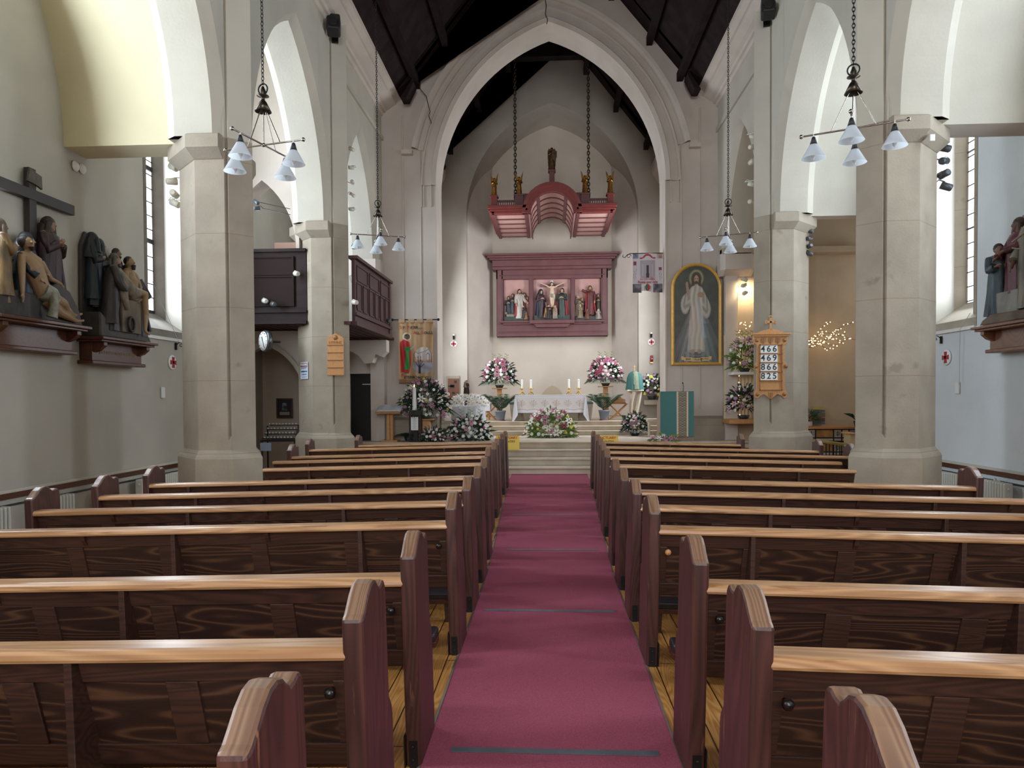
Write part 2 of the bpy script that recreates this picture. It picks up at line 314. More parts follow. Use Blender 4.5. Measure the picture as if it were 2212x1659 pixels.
# arcade walls with pointed arches, chamfered
ZT = 9.0
for s in (-1, 1):
    nm = 'wall_left_arcade' if s < 0 else 'wall_right_arcade'
    bays = [(PIERS[k]+.43, PIERS[k+1]+.43, (PIERS[k]+PIERS[k+1])/2+.43, (PIERS[k+1]-PIERS[k])/2-.39, 2.98) for k in range(5)]+[(PIERS[5]+.43, 17.6, 15.62, 1.50, 2.65)]
    bays.insert(0, (W0, PIERS[0]+.43, None, 0, 0))
    for y0, y1, c, a, r in bays:
        m = MB()
        if c is None: m.box(s*XN, s*XA, y0, y1, ZS, ZT); S(nm, m, PLASTER_W); continue
        prof = [(XN, 0), (XN+.13, .11), (XA-.13, .11), (XA, .02)]
        curves = [arch(c, a, ZS, r, 16, e) for _, e in prof]
        for x, cv in ((XN, curves[0]), (XA, curves[3])):
            poly = [(y0, ZT), (y0, ZS)]+cv+[(y1, ZS), (y1, ZT)]
            m.add([(s*x, p, q) for p, q in poly], [tuple(range(len(poly)))])
        for i in range(3):
            A = [(s*prof[i][0], p, q) for p, q in curves[i]]; B = [(s*prof[i+1][0], p, q) for p, q in curves[i+1]]
            n = len(A); m.add(A+B, [(j, j+1, n+j+1, n+j) for j in range(n-1)])
        # undersides of the feet
        for ya, yb in ((y0, curves[0][0][0]), (curves[0][-1][0], y1)):
            m.add([(s*XN, ya, ZS), (s*XN, yb, ZS), (s*XA, yb, ZS), (s*XA, ya, ZS)], [(0, 1, 2, 3)])
        S(nm, m, PLASTER_W)
    # cornice
    pr = [(XN, 8.60), (XN-.04, 8.61), (XN-.06, 8.68), (XN-.11, 8.69), (XN-.13, 8.74), (XN-.20, 8.77), (XN-.34, 8.87), (XN-.38, 8.88), (XN-.38, 8.92), (XN-.46, 8.97), (XN-.50, 8.98), (XN-.5, 9.02), (XN+.2, 9.06)]
    m = MB(); m.loft([[(s*x, W0, z) for x, z in pr], [(s*x, 17.5, z) for x, z in pr]], closed=False, caps=False, smooth=False)
    S('trim_cornice', m, PLASTER)
    # aisle vaults: pointed barrels set crosswise, over flat lintels
    m = MB(); cells = [(PIERS[k]+.67, PIERS[k+1]+.20) for k in range(5)]
    for ya, yb in cells:
        cv = arch((ya+yb)/2, (yb-ya)/2, ZS, 3.35, 18)
        if s < 0 and abs(yb-PIERS[5]-.2) < .01: cv = cv[:19]+[(yb+.5, cv[18][1])]
        A = [(s*XA, p, q) for p, q in cv]; B = [(s*(XO+.02), p, q) for p, q in cv]; n = len(A)
        m.add(A+B, [(j, j+1, n+j+1, n+j) for j in range(n-1)], True)
    S('ceiling_aisle_left' if s < 0 else 'ceiling_aisle_right', m, PLASTER_C if s < 0 else PLASTER_W)
    m = MB()
    for k, y in enumerate(PIERS): m.box(s*4.9, s*6.5, y+.20, y+.67, ZS, 5.2) if not (k == 5) else None
    if s > 0: m.box(s*4.9, s*6.5, PIERS[5]+.2, PIERS[5]+.67, ZS+.05, 5.3)
    S('trim_lintel', m, PLASTER_C if s < 0 else PLASTER)
    # outer wall with deep splayed lancets
    m = MB(); tops = 8.9; zsill = 2.68
    edges = [W0]
    for c in BAYC: edges += [c-.62, c+.85]
    edges.append(14.0 if s > 0 else 17.5)
    for i in range(0, len(edges), 2): m.box(s*XO, s*(XO+.75), edges[i], edges[i+1], -.3, tops)
    for c in BAYC: m.box(s*XO, s*(XO+.75), c-.62, c+.85, -.3, zsill); m.box(s*XO, s*(XO+.75), c-.62, c+.85, 7.6, tops)
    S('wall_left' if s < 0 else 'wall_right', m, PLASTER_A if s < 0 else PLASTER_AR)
    for wi, c in enumerate(BAYC):
        t = bpy.data.objects.new('window_%d' % (wi+1+(5 if s > 0 else 0)), None); COL.objects.link(t); t['kind'] = 'structure'; t.location = (0, 0, 0)
        g0, g1, xg = c-.18, c+.56, 6.9
        m = MB()      # splayed reveals: plaster, then stone
        m.add([(s*XO, c-.61, zsill), (s*XO, c-.61, 7.6), (s*(XO+.2), c-.45, 7.6), (s*(XO+.2), c-.45, zsill)], [(0, 1, 2, 3)])
        m.add([(s*XO, c+.84, 2.6), (s*XO, c+.84, 7.6), (s*6.746, c+.68, 7.6), (s*6.746, c+.68, 2.6)], [(0, 1, 2, 3)])
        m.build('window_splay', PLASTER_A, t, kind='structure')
        m = MB()
        m.box(s*(XO+.2), s*(xg+.1), c-.62, g0, zsill, 7.6)
        m.add([(s*6.746, c+.68, 2.7), (s*6.746, c+.68, 7.6), (s*(xg+.02), g1+.04, 7.6), (s*(xg+.02), g1+.04, 2.7)], [(0, 1, 2, 3)])
        m.box(s*(xg-.005), s*(xg+.1), g1, c+.9, 2.6, 7.6)
        m.add([(s*(XO+.1), c-.62, 2.82), (s*(XO+.1), c+.83, 2.82), (s*xg, c+.66, 3.16), (s*xg, c-.62, 3.16)], [(0, 1, 2, 3)])
        m.add([(s*(XO+.1), c-.62, 2.82), (s*(XO+.1), c+.83, 2.82), (s*(XO+.1), c+.83, 2.6), (s*(XO+.1), c-.62, 2.6)], [(0, 1, 2, 3)])
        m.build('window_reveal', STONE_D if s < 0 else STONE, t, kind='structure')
        m = MB(); m.add([(s*xg, g0, 3.12), (s*xg, g1, 3.12), (s*xg, g1, 7.6), (s*xg, g0, 7.6)], [(0, 1, 2, 3)])
        m.build('window_glass', mat('lit_glass', '#eef4ff', emit=3.0, ecol='#e8f1ff'), t, kind='structure')
        m = MB(); z = 3.18
        while z < 7.6: m.box(s*(xg-.02), s*(xg-.008), g0, g1, z-.008, z+.008); z += .235
        for q in (1/3, 2/3): y = g0+(g1-g0)*q; m.box(s*(xg-.022), s*(xg-.006), y-.007, y+.007, 3.12, 7.6)
        for zz in (3.12, 4.35, 5.6): m.box(s*(xg-.03), s*(xg), g0, g1, zz, zz+(.075 if (s < 0) else .02))
        m.build('window_leading', IRON, t, kind='structure')
    m = MB(); m.box(s*(XO-.03), s*XO, W0, 14, .49, .56); S('trim_dado', m, VARNISH, .006)
    m = MB(); m.box(s*(XO-.05), s*XO, W0, 14, .56, .60); S('trim_dado_ledge', m, PLASTER_W, .01)
    # plaster ledge under the windows of the wall
    m = MB()
    for c in BAYC: m.box(s*(XO-.04), s*(XO+.02), c-.62, c+1.6, zsill-.05, zsill)
    S('trim_window_ledge', m, WHITE)
# west end wall, behind the camera
m = MB(); m.box(-6.6, 6.6, W0-.3, W0, -.3, 2.4); m.box(-6.6, -2.6, W0-.3, W0, 2.4, 13.5); m.box(2.6, 6.6, W0-.3, W0, 2.4, 13.5); m.box(-2.6, 2.6, W0-.3, W0, 9.6, 13.5)
S('wall_back', m, PLASTER)
# nave roof
m = MB()
for s in (-1, 1):
    m.add([(s*3.62, W0, 8.98), (0, W0, 13.4), (0, 17.5, 13.4), (s*3.62, 17.5, 8.98)], [(0, 1, 2, 3)])
    m.add([(s*3.62, W0, 8.98), (s*4.9, W0, 9.0), (s*4.9, 17.5, 9.0), (s*3.62, 17.5, 8.98)], [(0, 1, 2, 3)])
    m.add([(s*4.8, W0, 9.0), (s*7.2, W0, 9.0), (s*7.2, 17.5, 9.0), (s*4.8, 17.5, 9.0)], [(0, 1, 2, 3)])
S('ceiling', m, DARKWOOD)
m = MB()
for s in (-1, 1):
    for t in (.1, .3, .55):     # purlins
        x = 3.62*(1-t)-.07; z = 8.98+4.42*t-.08; m.box(s*x-.07, s*x+.07, W0, 17.5, z-.1, z+.1)
S('ceiling_purlins', m, DARKWOOD)
def truss(name, Y, d, feet, wall, col, peak, c=0, out=.42, block=True):
    # feet -> wall post -> raking brace -> collar, symmetric about c
    m = MB()
    for s in (-1, 1):
        ins = [(wall[0][0], wall[0][1]), (wall[1][0], wall[1][1]), (col[0], col[1])]
        P = [(c+s*x, z) for x, z in ins]+[(c, col[1]), (c, peak), (c+s*(feet[0]), feet[1])]
        m.prism(P, Y, Y+d, 'y')
        if block: m.prism([(c+s*(wall[0][0]-.02), wall[0][1]-.02), (c+s*(wall[0][0]-.05), wall[0][1]-.12), (c+s*(wall[0][0]+.12), wall[0][1]-.47), (c+s*(wall[0][0]+.27), wall[0][1]-.47)], Y-.05, Y+d+.02, 'y')
    return S(name, m, DARKWOOD, .01)
truss('trim_nave_truss', 16.9, .35, (3.62, 8.98), ((3.26, 9.25), (3.14, 10.1)), (2.0, 11.3), 13.4, .04)
truss('trim_nave_truss', 12.4, .35, (3.62, 8.98), ((3.26, 9.6), (3.14, 10.4)), (2.0, 11.5), 13.4, 0, block=False)
# chancel arch wall
ZP = .6
m = MB(); AC, AA, AZ, AR = .046, 2.80, 6.87, 3.88
ap = arch(AC, AA, AZ, AR, 22)
for y in (17.5, 18.4):
    poly = [(-4.3, 13.6), (-4.3, 0), (AC-AA, 0)]+ap+[(AC+AA, 0), (4.3, 0), (4.3, 13.6)]
    m.add([(p, y, q) for p, q in poly], [tuple(range(len(poly)))])
A = [(AC-AA, 0)]+ap+[(AC+AA, 0)]; n = len(A)
m.add([(p, 17.5, q) for p, q in A]+[(p, 18.4, q) for p, q in A], [(j, j+1, n+j+1, n+j) for j in range(n-1)])
S('wall_chancel_arch', m, PLASTER)
# arch mouldings: rings of rolls and hollows standing on the wall face
m = MB()
mo = [(-.0, 17.5), (-.0, 17.44), (-.10, 17.40), (-.13, 17.44), (-.30, 17.47), (-.33, 17.42), (-.36, 17.42), (-.38, 17.46), (-.52, 17.47), (-.54, 17.41), (-.58, 17.36), (-.66, 17.35), (-.69, 17.5)]
def mould(prof, zlo):
    rings = []
    for e, y in prof:
        cv = arch(AC, AA, AZ, AR, 24, e); rings.append([(p, y, q) for p, q in cv])
    n = len(rings[0])
    for i in range(len(rings)-1): m.add(rings[i]+rings[i+1], [(j, j+1, n+j+1, n+j) for j in range(n-1)], False)
mould(mo[:7], 0)
# hood mould stops a little above the springing
hood = []
for e, y in mo[7:]:
    cv = [q for q in arch(AC, AA, AZ, AR, 40, e) if q[1] > 7.72]; hood.append([(p, y, q) for p, q in cv])
n = min(len(h) for h in hood); hood = [h[(len(h)-n)//2:(len(h)-n)//2+n] for h in hood]
m.loft(hood, closed=False, caps=False, smooth=False)
for s in (-1, 1):
    m.box(AC+s*3.36, AC+s*3.62, 17.33, 17.5, 7.62, 7.72)
    for dx in (.0, .12, .30, .36): m.box(AC+s*(AA+dx)-.012, AC+s*(AA+dx)+.012, 17.46, 17.5, 6.35 if dx else .6, 6.9)
S('trim_arch_moulding', m, PLASTER)
# cracks in the plaster over the arch
m = MB(); cr = mat('crack', '#3b332e', rough=1)
for pts in ([(890, 155), (896, 170), (903, 181), (909, 194), (921, 208), (925, 227), (929, 240), (926, 250), (932, 266)], [(1177, -8), (1180, 12), (1178, 30), (1183, 42), (1181, 52)]):
    P = [PY(x, y, 17.34) for x, y in pts]; m.tube(P, .009, 4)
tag(m.build('plaster_crack', cr), 'x', 'crack')['kind'] = 'structure'
bpy.data.objects['plaster_crack'].name = 'wall_chancel_arch_crack'
# wall shafts beside the arch: plinths, grooves, corbels
for s in (-1, 1):
    m = MB(); m.box(AC+s*AA*1.0, AC+s*4.35, 17.36, 17.5, .6, 1.10); m.add([(AC+s*AA, 17.36, 1.10), (AC+s*4.35, 17.36, 1.10), (AC+s*4.35, 17.5, 1.17), (AC+s*AA, 17.5, 1.17)], [(0, 1, 2, 3)])
    S('trim_plinth', m, STONE)
    m = MB()
    for x in (3.18, 3.62): m.tube([(AC+s*x, 17.49, 1.35), (AC+s*x, 17.49, 8.6)], .02, 6)
    S('trim_wall_fillet', m, PLASTER)
    m = MB(); q = [(4.06, 17.55), (4.06, 17.1), (4.15, 16.95), (4.75, 16.95), (4.85, 17.1), (4.85, 17.55)]
    q0 = [(4.08, 17.55), (4.08, 17.3), (4.15, 17.2), (4.75, 17.2), (4.85, 17.3), (4.85, 17.55)]
    m.loft([[(s*a, b, 4.5) for a, b in q0], [(s*a, b, 4.62) for a, b in q], [(s*a, b, 5.0) for a, b in q]], smooth=False); S('trim_corbel', m, PLASTER)
    m = MB(); m.box(s*(4.02 if s < 0 else 4.21), s*(4.36 if s < 0 else 4.5), 17.2, 17.6, -.1, 4.6); S('wall_respond_left' if s < 0 else 'wall_respond_right', m, PLASTER)
# chancel
m = MB()
for s in (-1, 1):
    m.box(s*3.46, s*3.8, 18.4, 18.95, .5, 9); m.box(s*3.46, s*3.8, 20.85, 21.9, .5, 9)
    m.box(s*3.46, s*3.8, 18.95, 20.85, .5, 2.2); m.box(s*3.46, s*3.8, 18.95, 20.85, 6.6, 9)
S('wall_chancel_sides', m, PLASTER_W)
EC, EA, EZ, ER = .115, 2.62, 7.15, 3.43
m = MB(); ap = arch(EC, EA, EZ, ER, 20)
for y in (21.8, 22.15):
    poly = [(-3.8, 12.6), (-3.8, .5), (EC-EA, .5)]+ap+[(EC+EA, .5), (3.9, .5), (3.9, 12.6)]
    m.add([(p, y, q) for p, q in poly], [tuple(range(len(poly)))])
A = [(EC-EA, .5)]+ap+[(EC+EA, .5)]; n = len(A)
m.add([(p, 21.8, q) for p, q in A]+[(p, 22.15, q) for p, q in A], [(j, j+1, n+j+1, n+j) for j in range(n-1)])
S('wall_front', m, PLASTER_S)
m = MB(); n = len(ap); m.add([(p, 22.15, q) for p, q in ap]+[(p, 23.7, q) for p, q in ap], [(j, j+1, n+j+1, n+j) for j in range(n-1)], True)
S('ceiling_apse', m, PLASTER_S)
m = MB(); m.add([(-1.84, 23.6, .5), (2.08, 23.6, .5), (2.08, 23.6, 11.2), (-1.84, 23.6, 11.2)], [(0, 1, 2, 3)]); S('wall_apse_back', m, mat('plaster_apse', '#cbbfb1', '#c0b4a6', 1, .9, bump=.1, bscale=30))
m = MB()
m.add([(-1.84, 23.6, .5), (EC-EA, 22.1, .5), (EC-EA, 22.1, 11.2), (-1.84, 23.6, 11.2)], [(0, 1, 2, 3)])
m.add([(2.08, 23.6, .5), (EC+EA, 22.1, .5), (EC+EA, 22.1, 11.2), (2.08, 23.6, 11.2)], [(0, 1, 2, 3)])
S('wall_apse_sides', m, PLASTER)
# aumbry niche shape in the back wall, behind the altar
m = MB(); nv = arch(.115, .36, 1.55, .48, 10); P = [(.115-.36, .96)]+nv+[(.115+.36, .96)]
m.prism(P, 23.56, 23.62, 'y'); S('trim_apse_niche', m, mat('niche_stone', '#b3a28c', rough=.8))
# chancel roof
m = MB()
for s in (-1, 1): m.add([(s*3.6, 18.4, 8.6), (0, 18.4, 13.2), (0, 21.9, 13.2), (s*3.6, 21.9, 8.6)], [(0, 1, 2, 3)])
S('ceiling_chancel', m, DARKWOOD)
truss('trim_chancel_truss', 21.2, .3, (3.6, 8.6), ((3.20, 8.75), (3.0, 9.85)), (1.22, 11.7), 13.2, .08)
truss('trim_chancel_truss', 19.2, .3, (3.6, 8.6), ((3.3, 9.2), (3.15, 10.2)), (1.6, 12.0), 13.2, .08, block=False)
m = MB()
for s in (-1, 1):
    for t in (.15, .4, .65): x = 3.6*(1-t)-.1; z = 8.6+4.6*t-.1; m.box(s*x-.07, s*x+.07, 18.4, 21.9, z-.1, z+.1)
for k in range(6): m.box(-.9+k*.36-.06, -.9+k*.36+.06, 20.6, 20.75, 11.9, 12.6)
S('ceiling_chancel_purlins', m, DARKWOOD)
m = MB()
pr = [(3.46, 8.0), (3.4, 8.02), (3.34, 8.1), (3.15, 8.35), (3.12, 8.45), (3.12, 8.6), (3.5, 8.62)]
for s in (-1, 1): m.loft([[(s*x, 18.4, z) for x, z in pr], [(s*x, 21.8, z) for x, z in pr]], closed=False, caps=False, smooth=False)
S('trim_chancel_cornice', m, PLASTER)
# carpet
m = MB(); ys = [W0+.2, 6.6, 12.0, 13.25, 13.35, 15.14]; hw = [.578, .580, .735, .735, .80, .80]
for i in range(5):
    m.add([(-hw[i], ys[i], .008), (hw[i]+.01, ys[i], .008), (hw[i+1]+.01, ys[i+1], .008), (-hw[i+1], ys[i+1], .008)], [(0, 1, 2, 3)])
    for s in (-1, 1): m.add([(s*hw[i], ys[i], .008), (s*hw[i], ys[i], -.02), (s*hw[i+1], ys[i+1], -.02), (s*hw[i+1], ys[i+1], .008)], [(0, 1, 2, 3)])
m.build('carpet', CARPET); tag(bpy.data.objects['carpet'], 'dark red aisle carpet running up to the sanctuary steps', 'carpet')
for s in (-1, 1):
    m = MB()
    for i in range(5):
        m.add([(s*(hw[i]), ys[i], .012), (s*(hw[i]+.016), ys[i], .004), (s*(hw[i+1]+.016), ys[i+1], .004), (s*(hw[i+1]), ys[i+1], .012)], [(0, 1, 2, 3)])
    tag(m.build('carpet_edging', mat('edging', '#8b857a', rough=.5, metal=.5)), 'thin metal edging strip along the %s side of the red carpet' % ('left' if s < 0 else 'right'), 'edging')
TAPE = mat('grey_tape', '#4b5257', '#5a6268', 8, .35)
for (xa, ya), (xb, yb), lab in (((975, 1616), (1424, 1629), 'widest and nearest, shiny'), ((1046, 1316), (1328, 1321), 'second from the camera'), ((1095, 1186), (1293, 1188), 'third from the camera, thin'), ((1105, 1111), (1262, 1111), 'farthest, faint')):
    a, b = PZ(xa, ya, .012), PZ(xb, yb, .012); w = .042
    m = MB(); m.box(a.x, b.x, -w/2, w/2, 0, .003); o = m.build('floor_tape', TAPE, loc=(0, (a.y+b.y)/2, .009)); o.rotation_euler = (0, 0, 0)
    tag(o, 'grey tape strip across the red carpet, %s' % lab, 'tape', 'tape strips on the carpet')
# ------------------------------------------------------------------ pews
EP = [(0, 0), (0, .945), (.025, .955), (.05, .975), (.085, 1.005), (.125, 1.028), (.165, 1.033), (.20, 1.022), (.225, 1.0), (.24, .99), (.262, .992), (.285, 1.0), (.31, .995), (.325, .975), (.33, .94), (.333, .56), (.35, .545), (.37, .52), (.38, .48), (.38, 0)]
def end_mesh():
    m = MB(); m.prism(EP, 0, .07, 'x'); return m
_e = end_mesh()
RAMP = math.atan(.0235)
def pew(s, Y, x0, L, label, outer_end=True, rowi=0):
    """s -1 left block, +1 right; Y near edge of the top rail; x0 aisle face; L length"""
    t = thing('pew', label, 'pew', (s*x0, Y, 0), (0, s*RAMP, 0), 'pews of the %s block' % ('left' if s < 0 else 'right'))
    def B(name, m, mt, par=t, bev=.006): return m.build(name, mt, par, bev)
    m = MB(); m.prism(EP, 0, s*.07, 'x'); m.mi = [1 if 3 <= q <= 15 else 0 for q in range(len(m.f))]; e = B('end_panel', m, [PEWE, PEWT], bev=.012)
    m = MB()
    m.box(s*.016, s*.054, -.006, .0, .0, .12); m.box(s*.07, s*.078, -.0, .05, .0, .14)
    m.ball((s*.035, -.007, .095), .007, 8); m.ball((s*.035, -.007, .035), .007, 8); B('floor_bracket', m, IRON, e, 0)
    if outer_end:
        m = MB(); m.prism(EP, s*(L-.07), s*L, 'x'); m.mi = [1 if 3 <= q <= 15 else 0 for q in range(len(m.f))]; B('end_panel', m, [PEWE, PEWT], bev=.012)
    xe = L-(.07 if outer_end else 0)
    # top rail
    m = MB(); rp = [(0, .822), (.004, .838), (.014, .848), (.03, .851), (.11, .851), (.116, .846), (.116, .815), (.004, .812)]
    m.prism(rp, s*.06, s*xe, 'x'); B('top_rail', m, RAIL, bev=0)
    # raked back: board, then raised frame
    a0, z0, a1, z1 = .055, .815, .165, .40
    Mk = lambda d: [(a0-d, z0), (a0-d+.03, z0), (a1-d+.03, z1), (a1-d, z1)]
    m = MB(); m.prism(Mk(0), s*.07, s*xe, 'x'); bk = B('back_panel', m, PEW, bev=0)
    m = MB()
    def strip(xa, xb, ta, tb, d=.012):
        y = lambda q: a0+(a1-a0)*q; z = lambda q: z0+(z1-z0)*q
        m.prism([(y(ta)-d, z(ta)), (y(ta)+.01, z(ta)), (y(tb)+.01, z(tb)), (y(tb)-d, z(tb))], s*xa, s*xb, 'x')
    strip(.07, xe, 0, .22); strip(.07, xe, .80, 1.0)
    n = max(2, round((xe-.07)/.62)); w = (xe-.07)/n
    for i in range(n+1):
        xc = .07+i*w; strip(max(.07, xc-.055), min(xe, xc+.055), .22, .80)
    B('back_frame', m, PEWF, bk, .004)
    off = (rowi*.37) % 1.1
    xs = .62+off; k = 0; fins = []
    while xs < xe-.15:
        if k % 2 == 0: fins.append(xs)
        else:
            m = MB(); m.prism([(.02, .81), (.075, .81), (.09, .725), (.06, .74), (.035, .77)], s*(xs-.014), s*(xs+.014), 'x'); B('rail_bracket', m, PEWF, bev=0)
        xs += .62; k += 1
    for x in fins:
        m = MB(); m.prism([(.012, .812), (.08, .812), (.19, .42), (.40, .40), (.38, 0), (.02, 0)], s*(x-.014), s*(x+.014), 'x'); B('support_board', m, PEWF, bev=.003)
    m = MB(); m.box(s*.07, s*xe, .16, .55, .395, .425); B('seat', m, PEWF, bev=.004)
    m = MB(); m.lathe([(.004, 0), (.008, .0), (.008, .02), (.018, .028), (.020, .036), (.015, .046), (.003, .05)], 10, M=Matrix.Rotation(R(90), 4, 'X')); 
    kn = m.build('hook_knob', KNOBM if s < 0 or rowi % 3 else OAK, t, 0, loc=(s*.12, .055, .70))
    return t
YL = [1.36, 2.22, 3.11, 4.49, 5.40, 6.26, 7.16, 8.58, 9.65, 10.47, 11.96, 12.83]
YR = [1.32, 2.19, 3.03, 4.34, 5.21, 6.06, 6.94, 8.38, 9.43, 10.46, 11.50, 12.75]
XL = [.575, .575, .575, .575, .58, .585, .61, .69, .70, .72, .745, .745]
XR = [.60, .595, .585, .585, .585, .585, .60, .63, .67, .71, .735, .745]
LL = [3.55, 3.55, 3.55, 3.2, 3.56, 3.58, 3.6, 2.83, 3.12, 3.2, 3.42, 2.80]
RL = [3.55, 3.55, 3.55, 3.56, 3.58, 3.60, 3.50, 2.90, 3.12, 3.70, 3.60, 2.70]
ordn = ['nearest', 'second', 'third', 'fourth', 'fifth', 'sixth', 'seventh', 'eighth', 'ninth', 'tenth', 'eleventh']
for s, Ys, Xs, Ls in ((-1, YL, XL, LL), (1, YR, XR, RL)):
    sd = 'left' if s < 0 else 'right'
    for i in range(12):
        lab = ('dark wooden pew with pale top rail, %s from the camera in the %s block' % (ordn[i], sd)) if i < 11 else 'short dark pew in front of the sanctuary steps, %s of the aisle' % sd
        pew(s, Ys[i], Xs[i], Ls[i], lab, not (s < 0 and i in (3, 7, 8)) and not (s > 0 and i in (7, 8)), i)
# kneelers between the rows
PAD = mat('kneeler_vinyl', '#2a2226', rough=.4); 
def kneeler(s, Y, x0, L, label, pad):
    t = thing('kneeler', label, 'kneeler', (s*x0, Y, 0), (0, s*RAMP, 0), 'kneelers of the %s block' % ('left' if s < 0 else 'right'))
    m = MB(); m.box(0, s*L, -.07, .09, .175, .235); m.build('cushion', pad, t, .02, seg=3)
    m = MB(); m.box(s*.0, s*L, -.06, .08, .145, .18); m.build('board', VARNISH, t, .004)
    for x in (.05, L/2, L-.08):
        m = MB(); m.prism([(-.05, .148), (.07, .148), (.05, 0), (-.02, 0)], s*x, s*(x+.03), 'x'); m.build('leg', PEWF, t, .003)
    return t
for s, Ys, Xs, Ls in ((-1, YL, XL, LL), (1, YR, XR, RL)):
    sd = 'left' if s < 0 else 'right'
    for i in range(1, 12):
        rn = ordn[i] if i < 11 else 'front'
        kneeler(s, Ys[i]-.22, Xs[i]+.11, Ls[i]-.4, 'dark padded kneeler on the floor behind the %s %s pew' % (rn, sd), PAD)
# ------------------------------------------------------------------ ends of the aisles
GW = mat('gallery_wood', '#231817', '#2e201f', 3, .6, stretch=(1, 1, 3), spec=.2); GWR = mat('gallery_wood_reddish', '#432527', '#4d2d2f', 3, .5, spec=.3)
# left: wall under the gallery with an arched recess, doorway beyond
m = MB(); Yw = 14.45; cv = arch(-5.86, .80, 1.65, 1.10, 10)
poly = [(-6.45, 3.05), (-6.45, 2.2)]+[p for p in cv if p[0] > -6.40]+[(-5.06, -.2), (-4.9, -.2), (-4.9, 3.05)]
m.prism(poly, Yw, Yw+.18, 'y'); m.box(-6.6, -4.9, 15.5, 15.6, -.2, 3.1); m.box(-5.0, -4.9, Yw, 17.4, -.2, 3.1)
m.box(-4.95, -4.3, 17.25, 17.4, 2.25, 3.1)
S('wall_under_gallery', m, PLASTER)
m = MB(); c1 = [p for p in arch(-5.86, .80, 1.65, 1.10, 10) if p[0] > -6.4]; c2 = [p for p in arch(-5.86, .80, 1.65, 1.10, 10, -.10) if p[0] > -6.45]
k = min(len(c1), len(c2)); c1, c2 = c1[-k:], c2[-k:]
m.add([(p, Yw-.001, q) for p, q in c1]+[(p, Yw-.06, q) for p, q in c2], [(j, j+1, k+j+1, k+j) for j in range(k-1)]); S('trim_recess_arch', m, PLASTER_W)
d = bpy.data.objects.new('door_1', None); COL.objects.link(d); d['kind'] = 'structure'
m = MB(); m.box(-4.9, -4.1, 17.36, 17.4, -.1, 2.25); m.build('door_leaf', mat('dark_door', '#15120f', rough=.6), d)
m = MB(); m.box(-4.6, -4.28, 17.34, 17.36, 1.98, 2.0); m.build('door_rail', WHITE, d)
# upper end wall of the left aisle, with the bright slit window
m = MB(); m.box(-6.6, -4.2, 17.42, 17.7, 3.0, 9.0); m.box(-4.9, -4.86, 13.9, 14.1, 4.98, 8); S('wall_left_end', m, PLASTER_W)
m = MB(); A = arch(-5.52, .66, 4.55, 1.32, 10); poly = [(-6.45, 8.6), (-6.45, 4.3)]+A+[(-4.80, 4.3), (-4.80, 8.6)]; m.prism(poly, 13.54, 14.0, 'y'); S('wall_left_cross_arch', m, PLASTER)
m = MB(); m.box(-6.40, -6.34, 14.75, 15.05, 3.9, 7.0); S('window_11', m, mat('lit_glass', '#eef4ff'))
area('window_daylight', (-6.2, 15.7, 5.2), (1.2, 3.0), 110, DAY, (R(90), 0, R(-90)))
m = MB(); m.box(-6.6, -4.05, 13.9, 17.5, 8.0, 8.1); m.box(4.05, 9.6, 13.9, 17.5, 8.0, 8.1); S('ceiling_aisle_ends', m, PLASTER_W)
# gallery
t = thing('gallery', 'dark panelled wooden gallery built into the left aisle beside the chancel arch', 'gallery', (-4.3, 13.45, 3.1))
def gpanels(m, u0, u1, z0, z1, d):   # raised fields on a front running along u
    m.append((u0, u1, z0, z1))
m = MB(); m.box(-2.05, -.33, 0, .06, 0, 1.40); o = m.build('west_front', GW, t)
m = MB()
for a, b_, c, d_ in ((-1.98, -1.48, .95, 1.25), (-1.98, -1.48, .35, .88), (-1.38, -.60, .95, 1.25), (-1.38, -.60, .35, .88)):
    m.box(a, b_, -.012, .0, c, d_); m.box(a-.03, b_+.03, -.035, -.0, c-.03, c); m.box(a-.03, b_+.03, -.035, 0, d_, d_+.03); m.box(a-.03, a, -.035, 0, c, d_); m.box(b_, b_+.03, -.035, 0, c, d_)
m.build('panel_moulding', mat('gallery_moulding', '#2a1d1b', rough=.75, spec=.15), o)
m = MB(); m.box(-2.05, -.33, -.06, .08, 1.36, 1.42); m.build('cornice', GW, o); m = MB(); m.box(-2.05, -.33, -.04, .06, .20, .25); m.build('middle_moulding', GW, o); m = MB(); m.box(-2.05, -.33, -.06, .06, -.02, .04); m.build('lower_moulding', GW, o)
m = MB(); m.box(.49, .55, .2, 3.22, .0, 1.28); o = m.build('nave_front', GWR, t)
m = MB()
def fld(y0, y1, z0, z1):
    for a, b_, c, d_ in ((y0, y1, z0-.025, z0), (y0, y1, z1, z1+.025), (y0-.025, y0, z0, z1), (y1, y1+.025, z0, z1)): m.box(.55, .57, a, b_, c, d_)
for k in range(3): fld(.35+k*.98, 1.15+k*.98, .88, 1.14)
for k in range(6): fld(.33+k*.485, .68+k*.485, .30, .80)
m.build('panel_moulding', GWR, o)
m = MB(); m.box(.44, .62, .15, 3.3, 1.25, 1.31); m.build('cornice', GWR, o); m = MB(); m.box(.55, .6, .15, 3.25, .16, .22); m.build('middle_moulding', GWR, o); m = MB(); m.box(.47, .6, .15, 3.25, -.04, .04); m.build('lower_moulding', GWR, o)
m = MB(); m.box(-2.05, .5, .05, 3.9, -.03, .03)
for k in range(16): m.box(-2.05+k*.16, -2.04+k*.16, .05, 3.9, -.045, -.03)
m.build('gallery_floor', GWR, t)
m = MB(); m.box(.40, .58, 3.1, 3.26, .0, 1.33); m.build('corner_post', GWR, t)
m = MB(); m.prism([(-.25, .55), (.62, .55), (.62, .28), (.50, .16), (.36, .22), (.28, .02), (.10, .0), (-.05, .2), (-.25, .3)], 3.05, 3.35, 'y', M=Matrix.Translation((-.12, 0, -.64)))
